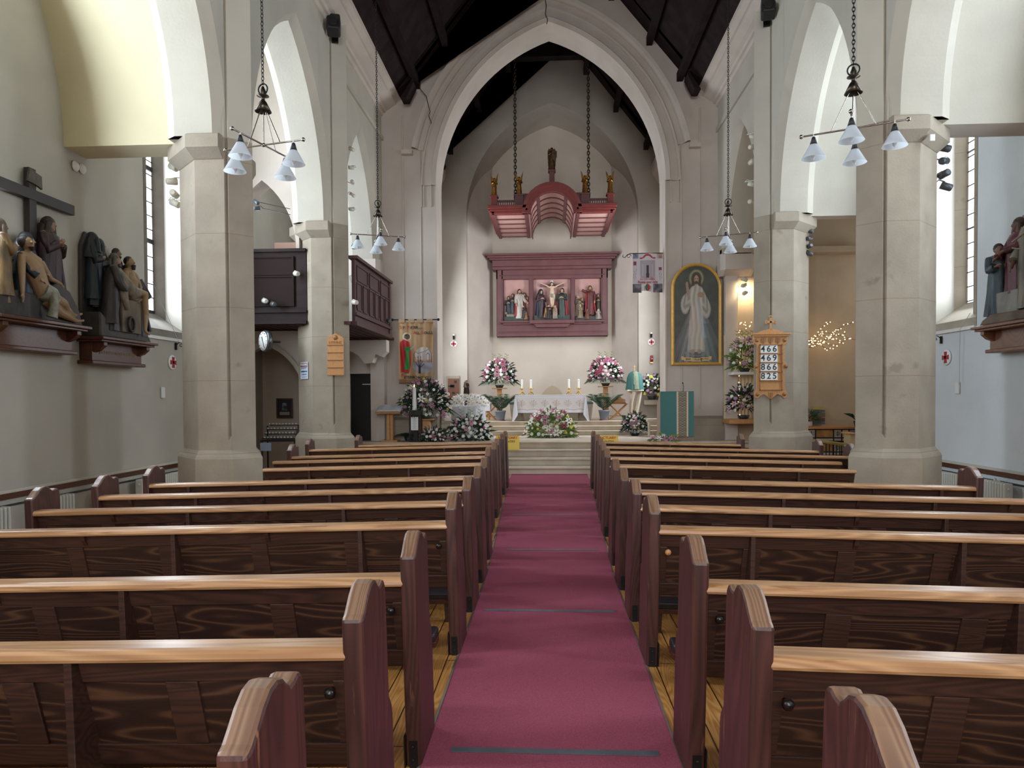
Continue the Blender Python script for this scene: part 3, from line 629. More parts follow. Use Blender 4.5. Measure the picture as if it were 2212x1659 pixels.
m.build('stone_corbel', PLASTER, t)
m = MB(); m.box(0, .62, 0, .5, 0, .28); o = m.build('organ_case', mat('pinkish_wood', '#a07a68', rough=.6), loc=(-5.35, 13.7, 4.42)); tag(o, 'plain pinkish wooden case top rising above the left gallery front', 'case')
# right: plain end wall of the side chapel
m = MB(); m.box(4.3, 9.6, 17.3, 17.5, -.2, 9); S('wall_right_end', m, PLASTER_B)
m = MB(); m.box(6.36, 6.5, 14.0, 14.12, -.2, 8.2); m.box(9.4, 9.6, 13.9, 17.4, -.2, 9); m.box(6.3, 9.6, 13.9, 14.05, -.2, 4.9) if False else m.box(9.3, 9.6, 13.9, 14.0, -.2, 9); S('wall_right_chapel', m, PLASTER_B)
m = MB(); m.box(6.9, 9.6, 13.95, 14.1, -.2, 9); S('wall_right_chapel_west', m, PLASTER_B)
m = MB(); m.box(5.78, 5.92, 17.12, 17.3, -.1, 4.95); S('trim_chapel_pilaster', m, PLASTER_W)
m = MB(); m.box(4.1, 7.4, 16.95, 17.3, 4.98, 5.12); S('trim_chapel_beam', m, PLASTER_B)
area('chapel_lamp', (4.68, 17.02, 4.25), (.12, .12), 14, (1, .76, .46), (R(40), 0, 0))
area('chapel_fill_light', (9.2, 15.6, 4.0), (1.6, 3.0), 45, (1, .93, .84), (R(90), 0, R(90)))  # added fill to lift the dark chapel, no window is built here

# ------------------------------------------------------------------ radiators and pipes
RAD = mat('radiator_paint', '#bfc0b8', rough=.45)
def radiator(s, ya, yb, label):
    t = thing('radiator', label, 'radiator', (s*6.2, ya, -.12), (0, 0, 0), 'column radiators')
    n = int((yb-ya)/.06); m = MB()
    for k in range(n):
        y = k*.06; m.box(-.06, .06, y+.006, y+.05, .0, .56)
    m.build('columns', RAD, t, .018)
    m = MB(); m.tube([(0, -.02, .08), (0, n*.06, .08)], .02); m.tube([(0, -.02, .48), (0, n*.06, .48)], .02); m.build('headers', RAD, t); return t
for s, a, b_, l in ((-1, 6.9, 7.85, 'cream column radiator below the Pieta relief, at the left edge'), (-1, 8.35, 8.95, 'cream column radiator behind the outer end of the fifth left pew'), (-1, 10.4, 12.2, 'cream column radiator in the left aisle by the first left pillar'), (1, 9.9, 11.9, 'cream column radiator in the right aisle by the first right pillar')):
    radiator(s, a, b_, l)
for s, y, l in ((-1, 9.55, 'white vertical heating pipe with bend on the left aisle wall'), (1, 10.15, 'white vertical heating pipe with bend on the right aisle wall')):
    m = MB(); m.tube([(0, 0, 0), (0, 0, .42), (0, .04, .5), (0, .12, .53)], .05, 10); m.tube([(0, .17, 0), (0, .17, .6)], .02, 8); m.lathe([(.05, .3), (.065, .3), (.065, .36), (.05, .36)], 12)
    tag(m.build('heating_pipe', RAD, loc=(s*6.27, y, -.13)), l, 'pipe')
for s in (-1, 1):
    m = MB(); m.tube([(s*6.33, 7.6, .42), (s*6.33, 9.5, .42), (s*6.33, 13, .43)], .012, 6); tag(m.build('wall_cable', BLACK), 'black cable run under the dado on the %s aisle wall' % ('left' if s < 0 else 'right'), 'cable')

# ------------------------------------------------------------------ hanging lamps
SHADE = bpy.data.materials.new('frosted_glass'); SHADE.use_nodes = True
_n = SHADE.node_tree; _b = _n.nodes['Principled BSDF']; _b.inputs['Base Color'].default_value = srgb('#e4ecf4'); _b.inputs['Roughness'].default_value = .4
_t = _n.nodes.new('ShaderNodeBsdfTranslucent'); _t.inputs[0].default_value = srgb('#eef4fa'); _x = _n.nodes.new('ShaderNodeMixShader'); _x.inputs[0].default_value = .5
_n.links.new(_b.outputs[0], _x.inputs[1]); _n.links.new(_t.outputs[0], _x.inputs[2]); _n.links.new(_x.outputs[0], _n.nodes['Material Output'].inputs[0])
BULB = mat('bulb', '#f4f6f8', rough=.3)
def chain(m, a, b, link=.05, r=.006, wd=.016):
    a, b = Vector(a), Vector(b); L = (b-a).length; n = max(1, int(L/(link*.72))); d = (b-a)/n
    for i in range(n):
        c = a+d*(i+.5); pts = []
        for k in range(7):
            t = 2*PI*k/6; q = math.cos(t)*wd; w = math.sin(t)*link*.5; pts.append(c+(Vector((q, 0, w)) if i % 2 else Vector((0, q, w))))
        m.tube(pts, r, 4, False)
    return m
def pendant(x, y, z, rot, top, label):
    t = thing('hanging_lamp', label, 'lamp', (x, y, z), (0, 0, rot), 'four shade hanging lamps')
    m = MB(); chain(m, (0, 0, .62), (0, 0, top-z), .055, .005, .014); m.build('chain', IRON, t)
    m = MB(); m.tube([(math.cos(q)*.055, 0, .57+math.sin(q)*.055) for q in [2*PI*k/16 for k in range(17)]], .008, 6); m.build('ring', IRON, t)
    m = MB(); m.lathe([(.005, .52), (.06, .505), (.062, .50), (.02, .485), (.018, .46), (.035, .44), (.085, .34), (.08, .34), (.01, .42)], 18); m.lathe([(.02, .50), (.03, .55), (.01, .60)], 10); m.build('ceiling_cone', mat('bronze_dark', '#4b443c', rough=.3, metal=.9), t)
    m = MB(); m.ball((0, 0, 0), .022, 10)
    for k in range(4): a = PI/2*k; m.tube([(math.cos(a)*.04, math.sin(a)*.04, .35), (math.cos(a)*.2, math.sin(a)*.2, .0)], .006, 6)
    m.tube([(0, 0, .36), (0, 0, 0)], .008, 6); m.build('stay_rods', CHROME, t)
    for k in range(2):
        m = MB(); a = PI/2*k; d = Vector((math.cos(a), math.sin(a), 0)); m.tube([-d*.47, d*.47], .009, 8)
        for q in (-1, 1): m.ball(d*.475*q, .022, 10)
        m.build('cross_bar', CHROME, t)
    for k in range(4):
        a = PI/2*k; p = (math.cos(a)*.36, math.sin(a)*.36, -.02)
        m = MB(); m.lathe([(.036, -.075), (.115, -.215)], 24, caps=False); s_ = m.build('shade', SHADE, t, loc=p)
        m = MB(); m.lathe([(.012, 0), (.018, -.01), (.04, -.085), (.034, -.085), (.01, -.02)], 16); m.build('shade_cap', BLACK, s_)
        m = MB(); m.lathe([(.009, .03), (.009, -.02)], 10); m.build('shade_stem', WHITE, s_)
        m = MB(); m.lathe([(.02, -.09), (.032, -.15), (.02, -.20), (.004, -.23)], 10); m.build('bulb', BULB, s_)
    return t
pendant(-2.93, 7.25, 4.27, R(-15), 9.8, 'four shade lamp on a long chain, nearest on the left')
pendant(3.0, 7.2, 4.27, R(-25), 9.7, 'four shade lamp on a long chain, nearest on the right')
pendant(-3.03, 12.6, 4.55, R(20), 9.7, 'four shade lamp hanging in front of the left gallery')
pendant(3.13, 12.6, 4.45, R(-20), 9.6, 'four shade lamp hanging by the large framed painting')

# ------------------------------------------------------------------ loudspeakers and spotlights
for x, y, z, rz, l in ((-4.0, 13.50, 8.22, 12, 'black loudspeaker fixed high on the second left pillar'), (3.86, 13.2, 8.35, -12, 'black loudspeaker fixed high on the second right pillar')):
    p = PY(721, 57, 13.12) if x < 0 else PY(1659, 20, 13.12)
    t = thing('loudspeaker', l, 'loudspeaker', p, (R(-18), 0, R(rz)))
    m = MB(); m.box(-.12, .12, -.14, .1, -.17, .17); m.build('cabinet', BLACK, t, .03)
    m = MB(); m.lathe([(.001, 0), (.085, 0), (.09, .012), (.075, .012), (.02, .004)], 20, M=Matrix.Rotation(R(90), 4, 'X')); m.build('cone', mat('speaker_cone', '#0d0e10', rough=.4), t, loc=(0, -.142, -.03))
    m = MB(); m.box(-.02, .02, .1, .3, -.02, .02); m.box(-.06, .06, .26, .3, -.1, .1); m.build('bracket', IRON, t)
def spot(p, rz, rx, label, m1, group, lit=False, sc=1.0, att=None):
    t = thing('spotlight', label, 'spotlight', p, (R(rx), 0, R(rz)), group); t.scale = (sc,)*3
    m = MB(); m.lathe([(.03, .09), (.045, .08), (.05, -.05), (.044, -.05), (.03, -.02)], 14, M=Matrix.Rotation(R(90), 4, 'X')); m.build('lamp_head', m1, t)
    m = MB(); m.ball((0, -.035, 0), .038, 10, (1, .4, 1)); m.build('lens', mat('lit_lens', '#fff3d8', emit=14, ecol='#ffdf9c') if lit else BULB, t)
    m = MB(); m.tube([(0, .02, .05), (0, .1, .05), (0, .12, .0)], .008, 6)
    if att:
        Mi = (Matrix.Rotation(R(rz), 3, 'Z') @ Matrix.Rotation(R(rx), 3, 'X')).inverted(); q = Mi @ (V3(att[0], att[1], p.z)-p)/sc; m.tube([(0, .12, 0), q], .009, 6)
    m.build('bracket', m1, t)
LG = mat('cream_metal', '#cfcabb', rough=.4); DG = mat('grey_metal', '#55585b', rough=.4, metal=.3)
V3 = lambda *a: Vector(a)
def spots(pix, Y, col, group, lab, lit=False, sc=1.0, faces=None, att=None):
    nm = ['topmost', 'second from the top', 'third from the top', 'fourth from the top', 'lowest']
    for i, (px, py) in enumerate(pix):
        k = nm[i] if i < len(pix)-1 else 'lowest'
        a = (faces or [60, -50, 10, 70, -30])[i % 5]
        spot(PY(px, py, Y), a, 25-15*(i % 3), '%s spotlight %s, %s' % ('lit' if lit else ('cream' if col is LG else 'grey'), lab, k), col, group, lit, sc, att)
spots([(374, 361), (374, 392), (377, 420), (377, 439)], 9.6, LG, 'spotlights left of the first left pillar', 'on the outer side of the first left pillar', att=(-4.93, 9.45))
spots([(2038, 319), (2040, 348), (2038, 377), (2041, 402)], 9.5, DG, 'spotlights right of the first right pillar', 'on the outer side of the first right pillar', att=(4.93, 9.4))
spots([(1748, 498), (1749, 515), (1748, 532), (1747, 547)], 13.7, DG, 'spotlights behind the second right pillar', 'beside the second right pillar', sc=.9, att=(4.90, 13.85))
spots([(759, 322), (760, 362), (761, 394), (760, 421), (760, 452)], 14.2, LG, 'spotlights behind the second left pillar', 'up behind the second left pillar', sc=.8, att=(-4.12, 13.9))
spots([(1626, 294), (1625, 318), (1623, 350), (1622, 397), (1622, 436)], 14.2, LG, 'spotlights behind the second right pillar, high', 'up behind the second right pillar', att=(4.12, 13.9))
spots([(1607, 603), (1608, 617), (1609, 633)], 17.0, LG, 'lit spotlights in the right chapel', 'in the chapel right of the painting', True, 1.0, att=(4.45, 17.25))
spots([(553, 437), (556, 450)], 13.0, DG, 'small spotlights behind the first left pillar', 'seen just right of the first left pillar', False, .8, att=(-4.95, 13.5))
for px, py, Y, c, l in ((640, 591, 13.35, LG, 'white spotlight on the gallery front beside the second left pillar'), (572, 650, 13.35, LG, 'white box floodlight low on the dark gallery front'), (590, 657, 13.3, DG, 'grey floodlight beside the white one low on the gallery front'), (766, 533, 13.7, DG, 'dark spotlight right of the second left pillar above the gallery'), (766, 653, 13.5, LG, 'white spotlight on the gallery side right of the second left pillar'), (838, 693, 16.4, DG, 'dark floodlight at the far corner of the gallery')):
    spot(PY(px, py, Y), 40, 10, l, c, 'floodlights on the gallery', att=(PY(px, py, Y).x, Y+.15))
# sensor boxes, switches
p = PY(2010, 300, 8.85); m = MB(); m.box(-.03, .03, -.05, 0, -.04, .04); tag(m.build('sensor_box', WHITE, loc=p, bevel=.006), 'small cream sensor box under the capital of the first right pillar', 'sensor')
for k, (px, py, l) in enumerate(((163, 359, 'white round roundel high on the left wall, nearer the camera'), (178, 365, 'white round roundel high on the left wall, farther of the two'))):
    p = PX(px, py, -6.34); m = MB(); m.lathe([(.001, .03), (.05, .025), (.07, 0)], 16, M=Matrix.Rotation(R(90), 4, 'Y')); tag(m.build('round_fitting', WHITE, loc=p), l, 'fitting', 'round wall fittings')

# ------------------------------------------------------------------ boards, signs, clock, pictures on the pillars
OAKD = mat('carved_oak', '#8a5a35', '#9a693f', 4, .55); 
p = PY(725, 811, 13.24); t = thing('hymn_board', 'plain oak hymn board with empty slots on the second left pillar', 'hymn board', p)
m = MB(); w = .155; m.prism([(-w, 0), (w, 0), (w, .70), (w-.015, .72), (0, .80), (-w+.015, .72), (-w, .70)], 0, .035, 'y'); m.build('board', OAK, t, .004)
m = MB(); 
for k in range(5): m.box(-w, w, -.012, 0, .0+k*.142, .012+k*.142)
m.build('slot_ledges', OAKD, t); text('lettering', 'HYMNS', .075, OAKD, t, (0, -.003, .62))
m = MB(); m.lathe([(.001, 0), (.05, 0), (.04, .012), (.001, .018)], 6, M=Matrix.Rotation(R(90), 4, 'X')); m.build('carved_rosette', OAKD, t, loc=(0, -.0, .715))
# large hymn board with numbers
p = PY(1665, 861, 13.24); t = thing('hymn_board', 'carved oak hymn board with four white hymn numbers on the right pillar', 'hymn board', p)
P = [(-.29, .02), (-.24, .0), (-.19, .05), (-.12, .08), (-.06, .03), (0, -.01), (.06, .03), (.12, .08), (.19, .05), (.24, .0), (.29, .02), (.30, .10), (.26, .16), (.25, .50), (.29, .56), (.29, .62), (.25, .68), (.25, .98), (.30, 1.02), (.30, 1.15), (.34, 1.19), (-.34, 1.19), (-.30, 1.15), (-.30, 1.02), (-.25, .98), (-.25, .68), (-.29, .62), (-.29, .56), (-.25, .50), (-.26, .16), (-.30, .10)]
m = MB(); m.prism(P, 0, .04, 'y'); m.build('board', OAK, t, .006)
m = MB(); m.box(-.35, .35, -.05, .04, 1.165, 1.20); m.box(-.32, .32, -.03, .04, 1.13, 1.165); m.prism([(-.26, 1.2), (.26, 1.2), (.14, 1.25), (0, 1.275), (-.14, 1.25)], 0, .03, 'y'); m.build('cornice', OAK, t, .004)
m = MB(); m.box(-.02, .02, 0, .03, 1.26, 1.5); m.box(-.085, .085, 0, .03, 1.38, 1.42)
for a, b_ in ((-.085, 1.4), (.085, 1.4), (0, 1.5)): m.box(a-.03, a+.03, 0, .03, b_-.02, b_+.02) if a == 0 else m.box(a-.015, a+.015, 0, .03, b_-.035, b_+.035)
m.build('top_cross', OAK, t, .004)
for k in range(6): m = MB(); m.box(-.205, .205, -.022, 0, .975-k*.165, .99-k*.165); m.build('slot_ledge', OAKD, t)
for a in (-.205, .19): m = MB(); m.box(a, a+.015, -.022, 0, .15, .99); m.build('slot_side', OAKD, t)
for px_, pz in ((-.25, 1.07), (.25, 1.07), (-.27, .59), (.27, .59), (-.24, .08), (.24, .08)):
    m = MB(); m.lathe([(.001, .0), (.034, 0), (.036, .012), (.022, .014), (.018, .02), (.001, .022)], 14, M=Matrix.Rotation(R(90), 4, 'X')); m.build('carved_boss', OAKD, t, loc=(px_, 0, pz))
for px_, pz in ((-.13, 1.06), (0, 1.06), (.13, 1.06), (0, .06)):
    m = MB(); m.prism([(-.04, .05), (.04, .05), (.04, -.01), (0, -.06), (-.04, -.01)], -.012, 0, 'y'); m.box(-.006, .006, -.018, 0, -.04, .045); m.build('carved_shield', OAKD, t, loc=(px_, 0, pz))
INK = mat('number_ink', '#1a222e', rough=.6)
for k, n_ in enumerate(('466', '469', '866', '825')):
    for q, ch in enumerate(n_):
        m = MB(); m.box(-.052, .052, 0, .006, -.07, .07); c = m.build('number_card', PAPER, t, loc=(-.145+q*.105, -.012, .905-k*.165)); text('numeral', ch, .155, INK, c, (0, -.002, 0), ext=.001, bold=.002)
# warning sign on the chamfer of the second left pillar
t = thing('warning_sign', 'small white warning sign with red heading on the second left pillar', 'sign', (-4.735, 13.55, 2.19), (0, 0, R(-45)))
m = MB(); m.box(-.16, .16, 0, .006, -.165, .165); m.build('plate', mat('sign_white', '#c9d2e0', rough=.4), t, .003)
m = MB(); m.box(-.145, .145, -.003, 0, .075, .145); m.build('heading_band', mat('sign_red', '#8a2440'), t); text('lettering', 'WARNING', .062, PAPER, t, (0, -.005, .11), ext=.001, bold=.002, sx=1.0)
NAVY = mat('navy_ink', '#2b3a6e'); text('lettering', 'BUSINESSWATCH UK', .034, NAVY, t, (0, -.002, -.02), ext=.001, bold=.001, sx=.8); text('lettering', 'TEL: 0800 0147 248', .026, NAVY, t, (0, -.002, -.075), ext=.001)
m = MB(); m.prism([(-.13, .035), (-.12, .03), (-.085, .055), (-.095, .065)], -.003, 0, 'y'); m.box(-.07, .12, -.003, 0, .055, .061); m.box(-.05, .09, -.003, 0, .04, .046); m.box(-.09, .1, -.003, 0, -.125, -.119); m.build('small_print', NAVY, t)
# clock
p = PY(573, 737, 13.2); t = thing('wall_clock', 'round clock with white face below the left gallery', 'clock', p, (0, 0, R(-42)))
m = MB(); m.lathe([(.001, .03), (.19, .03), (.205, .02), (.205, -.05), (.19, -.055), (.18, -.045)], 32, M=Matrix.Rotation(R(90), 4, 'X')); m.build('case', mat('clock_case', '#6a6e72', rough=.3, metal=.8), t)
m = MB(); m.lathe([(.001, .046), (.18, .046), (.18, .04), (.001, .04)], 32, M=Matrix.Rotation(R(90), 4, 'X')); m.build('dial', PAPER, t)
m = MB()
for k in range(12): a = PI/6*k; m.bar((math.sin(a)*.14, -.049, math.cos(a)*.14), (math.sin(a)*.165, -.049, math.cos(a)*.165), .012, .004)
m.build('hour_marks', INK, t)
m = MB(); m.bar((.0, -.052, .0), (.055, -.052, -.125), .010, .004); m.build('minute_hand', INK, t); m = MB(); m.bar((0, -.054, 0), (-.03, -.054, .085), .014, .004); m.build('hour_hand', INK, t)
m = MB(); m.tube([(0, .05, 0), (0, .3, 0)], .02, 8); m.build('bracket', IRON, t)
# framed picture in the recess
p = PY(615, 882, 15.46); t = thing('framed_picture', 'dark framed picture in the recess under the left gallery', 'picture', p)
m = MB()
for a, b_, c, d_ in ((-.18, .18, .18, .22), (-.18, .18, -.22, -.18), (-.18, -.145, -.18, .18), (.145, .18, -.18, .18)): m.box(a, b_, -.03, .02, c, d_)
m.build('frame', VARNISH, t, .006); m = MB(); m.box(-.15, .15, -.005, .01, -.19, .19); m.build('mount', mat('mount_navy', '#232a3a'), t)
m = MB(); m.prism([(-.055, -.05), (.055, -.05), (.055, .09), (.03, .12), (-.03, .12), (-.055, .09)], -.01, -.005, 'y'); m.build('print', mat('print_grey', '#8e97a4', '#2a3038', 14), t)
m = MB(); m.box(-.11, .11, -.01, -.005, -.15, -.08); m.build('caption', mat('caption_paper', '#9d988a'), t)
# votive candle stand
p = PY(606, 930, 13.9); t = thing('votive_stand', 'black iron votive candle stand with tiered racks below the left gallery', 'candle stand', (p.x, 13.9, -.12))
m = MB()
for x in (-.33, .33):
    for y in (-.12, .16): m.box(x-.012, x+.012, y-.012, y+.012, 0, .95 if y < 0 else 1.22)
m.box(-.35, .35, -.16, .2, .92, .95); m.build('frame', IRON, t)
for k in range(4): m = MB(); z = .97+.085*k; y = -.12+.09*k; m.box(-.33+.02*k, .33, y-.015, y+.015, z, z+.018); m.tube([(.33-.01*k, y, .95), (.33-.01*k, y, z)], .008, 6); m.build('rack', IRON, t)
for k in range(4):
    for q in range(9): m = MB(); m.lathe([(.016, 0), (.019, .03), (.014, .03)], 10); m.build('candle_cup', mat('cup_glass', '#9a9fa3', rough=.2), t, loc=(-.28+.068*q, -.12+.09*k, .99+.085*k))
m = MB(); m.box(-.34, -.12, -.19, -.18, .74, .9); m.build('notice', mat('notice_blue', '#8d9bb5'), t)
# ------------------------------------------------------------------ carved figures
def cm(h, rough=.5, metal=0):
    return mat('paint_'+h.strip('#')+('m' if metal else ''), h, rough=rough, metal=metal)
def dark(h, k): return '#%02x%02x%02x' % tuple(int(c*255*k) for c in hexc(h))
def rob(name, h, rough=.48): return mat(name+h.strip('#'), h, dark(h, .62), 9, rough, bump=.7, bscale=13, stretch=(1, 1, .3))
def remesh(o, v):
    md = o.modifiers.new('melt', 'REMESH'); md.mode = 'VOXEL'; md.voxel_size = v; md.use_smooth_shade = True
    s = o.modifiers.new('soften', 'SMOOTH'); s.factor = .5; s.iterations = 3
def hand(m, w, d, L=.10, side=1, n=4):        # palm, four fingers of unequal length, thumb
    w, d = Vector(w), Vector(d).normalized(); q = d.cross(Vector((0, -1, 0))); q = q.normalized() if q.length > .1 else Vector((1, 0, 0))
    m.tube([w, w+d*L*.45], [.018, .022], 8); 
    for k, l in enumerate((.8, 1.0, .93, .72)):
        b = w+d*L*.42+q*(.0095*(k-1.5)); m.tube([b, b+d*L*.3*l, b+d*L*.5*l+Vector((0, .008, -.01))], [.0068, .006, .0045], 5)
    m.tube([w+d*L*.1+q*.016*side, w+d*L*.35+q*.036*side, w+d*L*.5+q*.034*side], [.009, .007, .005], 5)
def figure(par, loc, h, rz=0, robe='#5a5048', skin='#a98a6b', hair='#2c211b', hood=None, cloak=None, lean=(0, 0), arms=None, beard=False, kneel=0, detail=1, nude=False, name='figure', halo=None, wide=1.0, turn=0, hairlong=True, mt=None, tilt=0):
    """one carved person: body with face and hands; robe, hair, hood and cloak are its pieces. Unit height, feet at the origin, facing -Y"""
    P = lambda c, nm='paint': mt or (rob('cloth', c) if nm == 'cloth' else cm(c))
    K = 1-.38*kneel; hz = .905*K; lx, ly = lean; sh = .80*K
    hd = Vector((lx, ly-.01, hz)); m = MB(); nn = 14 if detail else 8
    T = Matrix.Rotation(turn, 4, 'Z') @ Matrix.Rotation(tilt, 4, 'Y')
    m.ball(hd, .062, nn, (.86, .98, 1.15), M=T)
    if detail:
        f = lambda v: hd+(T @ Vector(v))
        m.tube([f((0, -.056, .02)), f((0, -.073, -.012)), f((0, -.060, -.018))], [.006, .012, .008], 6)
        for s in (-1, 1): m.ball(f((s*.022, -.053, .012)), .011, 6); m.ball(f((s*.055, .0, -.003)), .014, 6, (.5, 1, 1.3))
        m.ball(f((0, -.054, -.038)), .014, 6, (1.2, .6, .45)); m.ball(f((0, -.045, -.056)), .02, 6)
    m.tube([hd-Vector((0, -.005, .04)), Vector((lx*.8, ly*.8, sh))], [.032, .038], 8)
    sl, sr = Vector((lx*.8-.105*wide, ly*.8, sh-.02)), Vector((lx*.8+.105*wide, ly*.8, sh-.02))
    m.tube([Vector((lx*.8, ly*.8, sh)), Vector((lx*.4, ly*.4, .6*K)), Vector((0, 0, .48*K))], [.06, .10 if nude else .08, .085 if nude else .07], 10)
    m.tube([sl, Vector((lx*.8, ly*.8, sh+.01)), sr], [.042, .05, .042], 8)
    arms = arms or (((-.15, -.03, .60), (-.05, -.11, .66)), ((.15, -.03, .60), (.05, -.11, .66)))
    cuff = MB()
    for i, (e, w) in enumerate(arms):
        s0 = (sl, sr)[i]; e = Vector((e[0], e[1], e[2]*K)); w = Vector((w[0], w[1], w[2]*K)); d = (w-e).normalized()
        m.tube([s0, e, w], [.036, .028, .019], 8)
        if detail: hand(m, w, d, .095, -1 if i else 1)
        else: m.tube([w, w+d*.055], [.02, .012], 6)
        if not nude: cuff.tube([s0+Vector((0, 0, .01)), s0*.5+e*.5, e, e*.25+w*.75], [.05, .05, .046, .052], 8)
    if nude:
        for s in (-1, 1): m.tube([(s*.05, 0, .5), (s*.045, -.02, .28), (s*.03, .01, .07), (s*.03, -.0, .03)], [.068, .045, .026, .026], 8); m.tube([(s*.03, .01, .03), (s*.035, -.06, .015)], [.022, .015], 6)
    else:
        for s in (-1, 1): m.tube([(s*.05, 0, .10), (s*.05, .0, .02), (s*.055, -.07, .012)], [.03, .026, .016], 6)
    o = m.build(name, P(skin), par, loc=loc, rot=(0, 0, rz)); o.scale = (h, h, h)
    if detail: remesh(o, .0095 if h > .6 else .013)
    n = 30 if detail else 14
    if not nude:
        r = MB(); k2 = 1+.55*kneel
        def ring(rx, ry, z, c=(0, 0), am=.05, nf=9):
            return [Vector((c[0]+math.cos(2*PI*j/n)*rx*(1+am*math.sin(nf*2*PI*j/n+z*5)), c[1]+math.sin(2*PI*j/n)*ry*(1+am*math.sin(nf*2*PI*j/n+z*5)), z)) for j in range(n)]
        r.loft([ring(.15*wide*k2, .12*k2, .02, am=.12), ring(.135*wide*k2, .11*k2, .22*K, am=.10), ring(.122*wide*(1+.3*kneel), .118*(1+.3*kneel), .45*K, (lx*.3, ly*.3), .07), ring(.118*wide, .118, .60*K, (lx*.5, ly*.5), .04), ring(.128*wide, .108, .72*K, (lx*.7, ly*.7), .02), ring(.117*wide, .082, .79*K, (lx*.8, ly*.8), .0), ring(.04, .04, .835*K, (lx*.85, ly*.85), 0)])
        r.v += []; base = len(r.v); r.add(cuff.v, cuff.f, True); r.build('robe', P(robe, 'cloth'), o)
    else:
        r = MB(); r.lathe([(.07, .38), (.10, .42), (.105, .50), (.09, .54)], 20, fold=.07, nf=7); r.tube([(.08, -.06, .5), (.09, -.07, .36), (.07, -.05, .26)], [.03, .03, .015], 6); r.build('loin_cloth', P('#b9b09c', 'cloth'), o)
    if hair and not hood:
        q = MB(); f = lambda v: hd+(T @ Vector(v)); q.ball(f((0, .014, .018)), .068, 12, (.95, .95, 1.08), M=T)
        if hairlong:
            for s in (-1, 1): q.tube([f((s*.05, .01, .02)), f((s*.06, .012, -.05)), f((s*.055, .02, -.11))], [.025, .024, .012], 6)
            q.tube([f((0, .05, 0)), f((0, .06, -.1))], [.05, .035], 8)
        if beard: q.tube([f((0, -.045, -.05)), f((0, -.05, -.085))], [.028, .012], 8)
        q.build('hair', P(hair), o)
    if hood:
        q = MB(); f = lambda v: hd+(T @ Vector(v)); q.ball(f((0, .02, .015)), .078, 14, (.98, .98, 1.12), M=T)
        q.tube([f((0, .045, .0)), f((0, .06, -.12)), f((0, .07, -.28))], [.072, .10, .12], 12)
        for s in (-1, 1): q.tube([f((s*.055, -.01, .02)), f((s*.062, -.012, -.07)), f((s*.08, .0, -.2))], [.026, .034, .04], 8)
        q.build('hood', P(hood, 'cloth'), o)
    if cloak:
        q = MB(); nn = 16; rings = []
        for z, rx, ry in ((.10*K, .20, .16), (.35*K, .175, .14), (.6*K, .16, .115), (.76*K, .145, .10), (.82*K, .075, .06)):
            ring_o = [Vector((lx*z+math.cos(a)*rx*wide*k_, ly*z+math.sin(a)*ry*k_, z)) for k_, rng in ((1, range(nn)), (.86, range(nn-1, -1, -1))) for a in [R(-35+250*j/(nn-1)) + 0 for j in rng] for k_ in (k_*(1+.06*math.sin(9*a+z*6)),)]
            rings.append(ring_o)
        q.loft(rings); q.build('cloak', P(cloak, 'cloth'), o)
    if halo:
        q = MB(); q.tube([hd+Vector((math.cos(a)*.1, .03, math.sin(a)*.1+.02)) for a in [2*PI*i/20 for i in range(21)]], .004, 5); q.build('halo', P(halo), o)
    return o
ROCK = mat('carved_rock', '#2b2624', '#3d3630', 6, .55, bump=.5, bscale=12)
def rock(par, pts, y0, y1, m_=None, nm='carved_ground'):
    m = MB(); m.prism(pts, y0, y1, 'y'); return m.build(nm, m_ or ROCK, par, .02)
def shelf(s, y0, y1, zt, label, inscription=None, wood=None):
    wood = wood or VARNISH; L = y1-y0
    t = thing('bracket_shelf', label, 'shelf', (s*XO, (y0+y1)/2, zt), (0, 0, R(90 if s < 0 else -90)), 'shelves under the wall reliefs')
    for a, b_, c, d_, ov in ((-.04, .0, -.40, .0, .04), (-.07, -.04, -.36, 0, .01)):
        m = MB(); m.box(-L/2-ov, L/2+ov, c, d_, a, b_); m.build('shelf_board', wood, t, .008)
    m = MB(); m.box(-L/2+.05, L/2-.05, -.18, 0, -.32, -.07); m.build('back_board', wood, t, .004)
    for x in (-L/2+.08, L/2-.16):
        m = MB(); m.prism([(-.33, -.07), (0, -.07), (0, -.36), (-.10, -.36), (-.16, -.30), (-.15, -.22), (-.26, -.18), (-.33, -.12)], x, x+.08, 'x'); m.build('bracket', wood, t, .004)
    m = MB(); m.box(-L/2, L/2, -.22, 0, -.37, -.32); m.build('lower_moulding', wood, t, .01)
    if inscription: text('lettering', inscription, .062, mat('gilt_letters', '#8f7648', rough=.5), t, (.0, -.183, -.20), ext=.001, sx=.95)
    return t
def relief(s, yc, zt, label):
    return thing('carved_relief', label, 'relief', (s*XO, yc, zt), (0, 0, R(90 if s < 0 else -90)), 'painted wall reliefs')
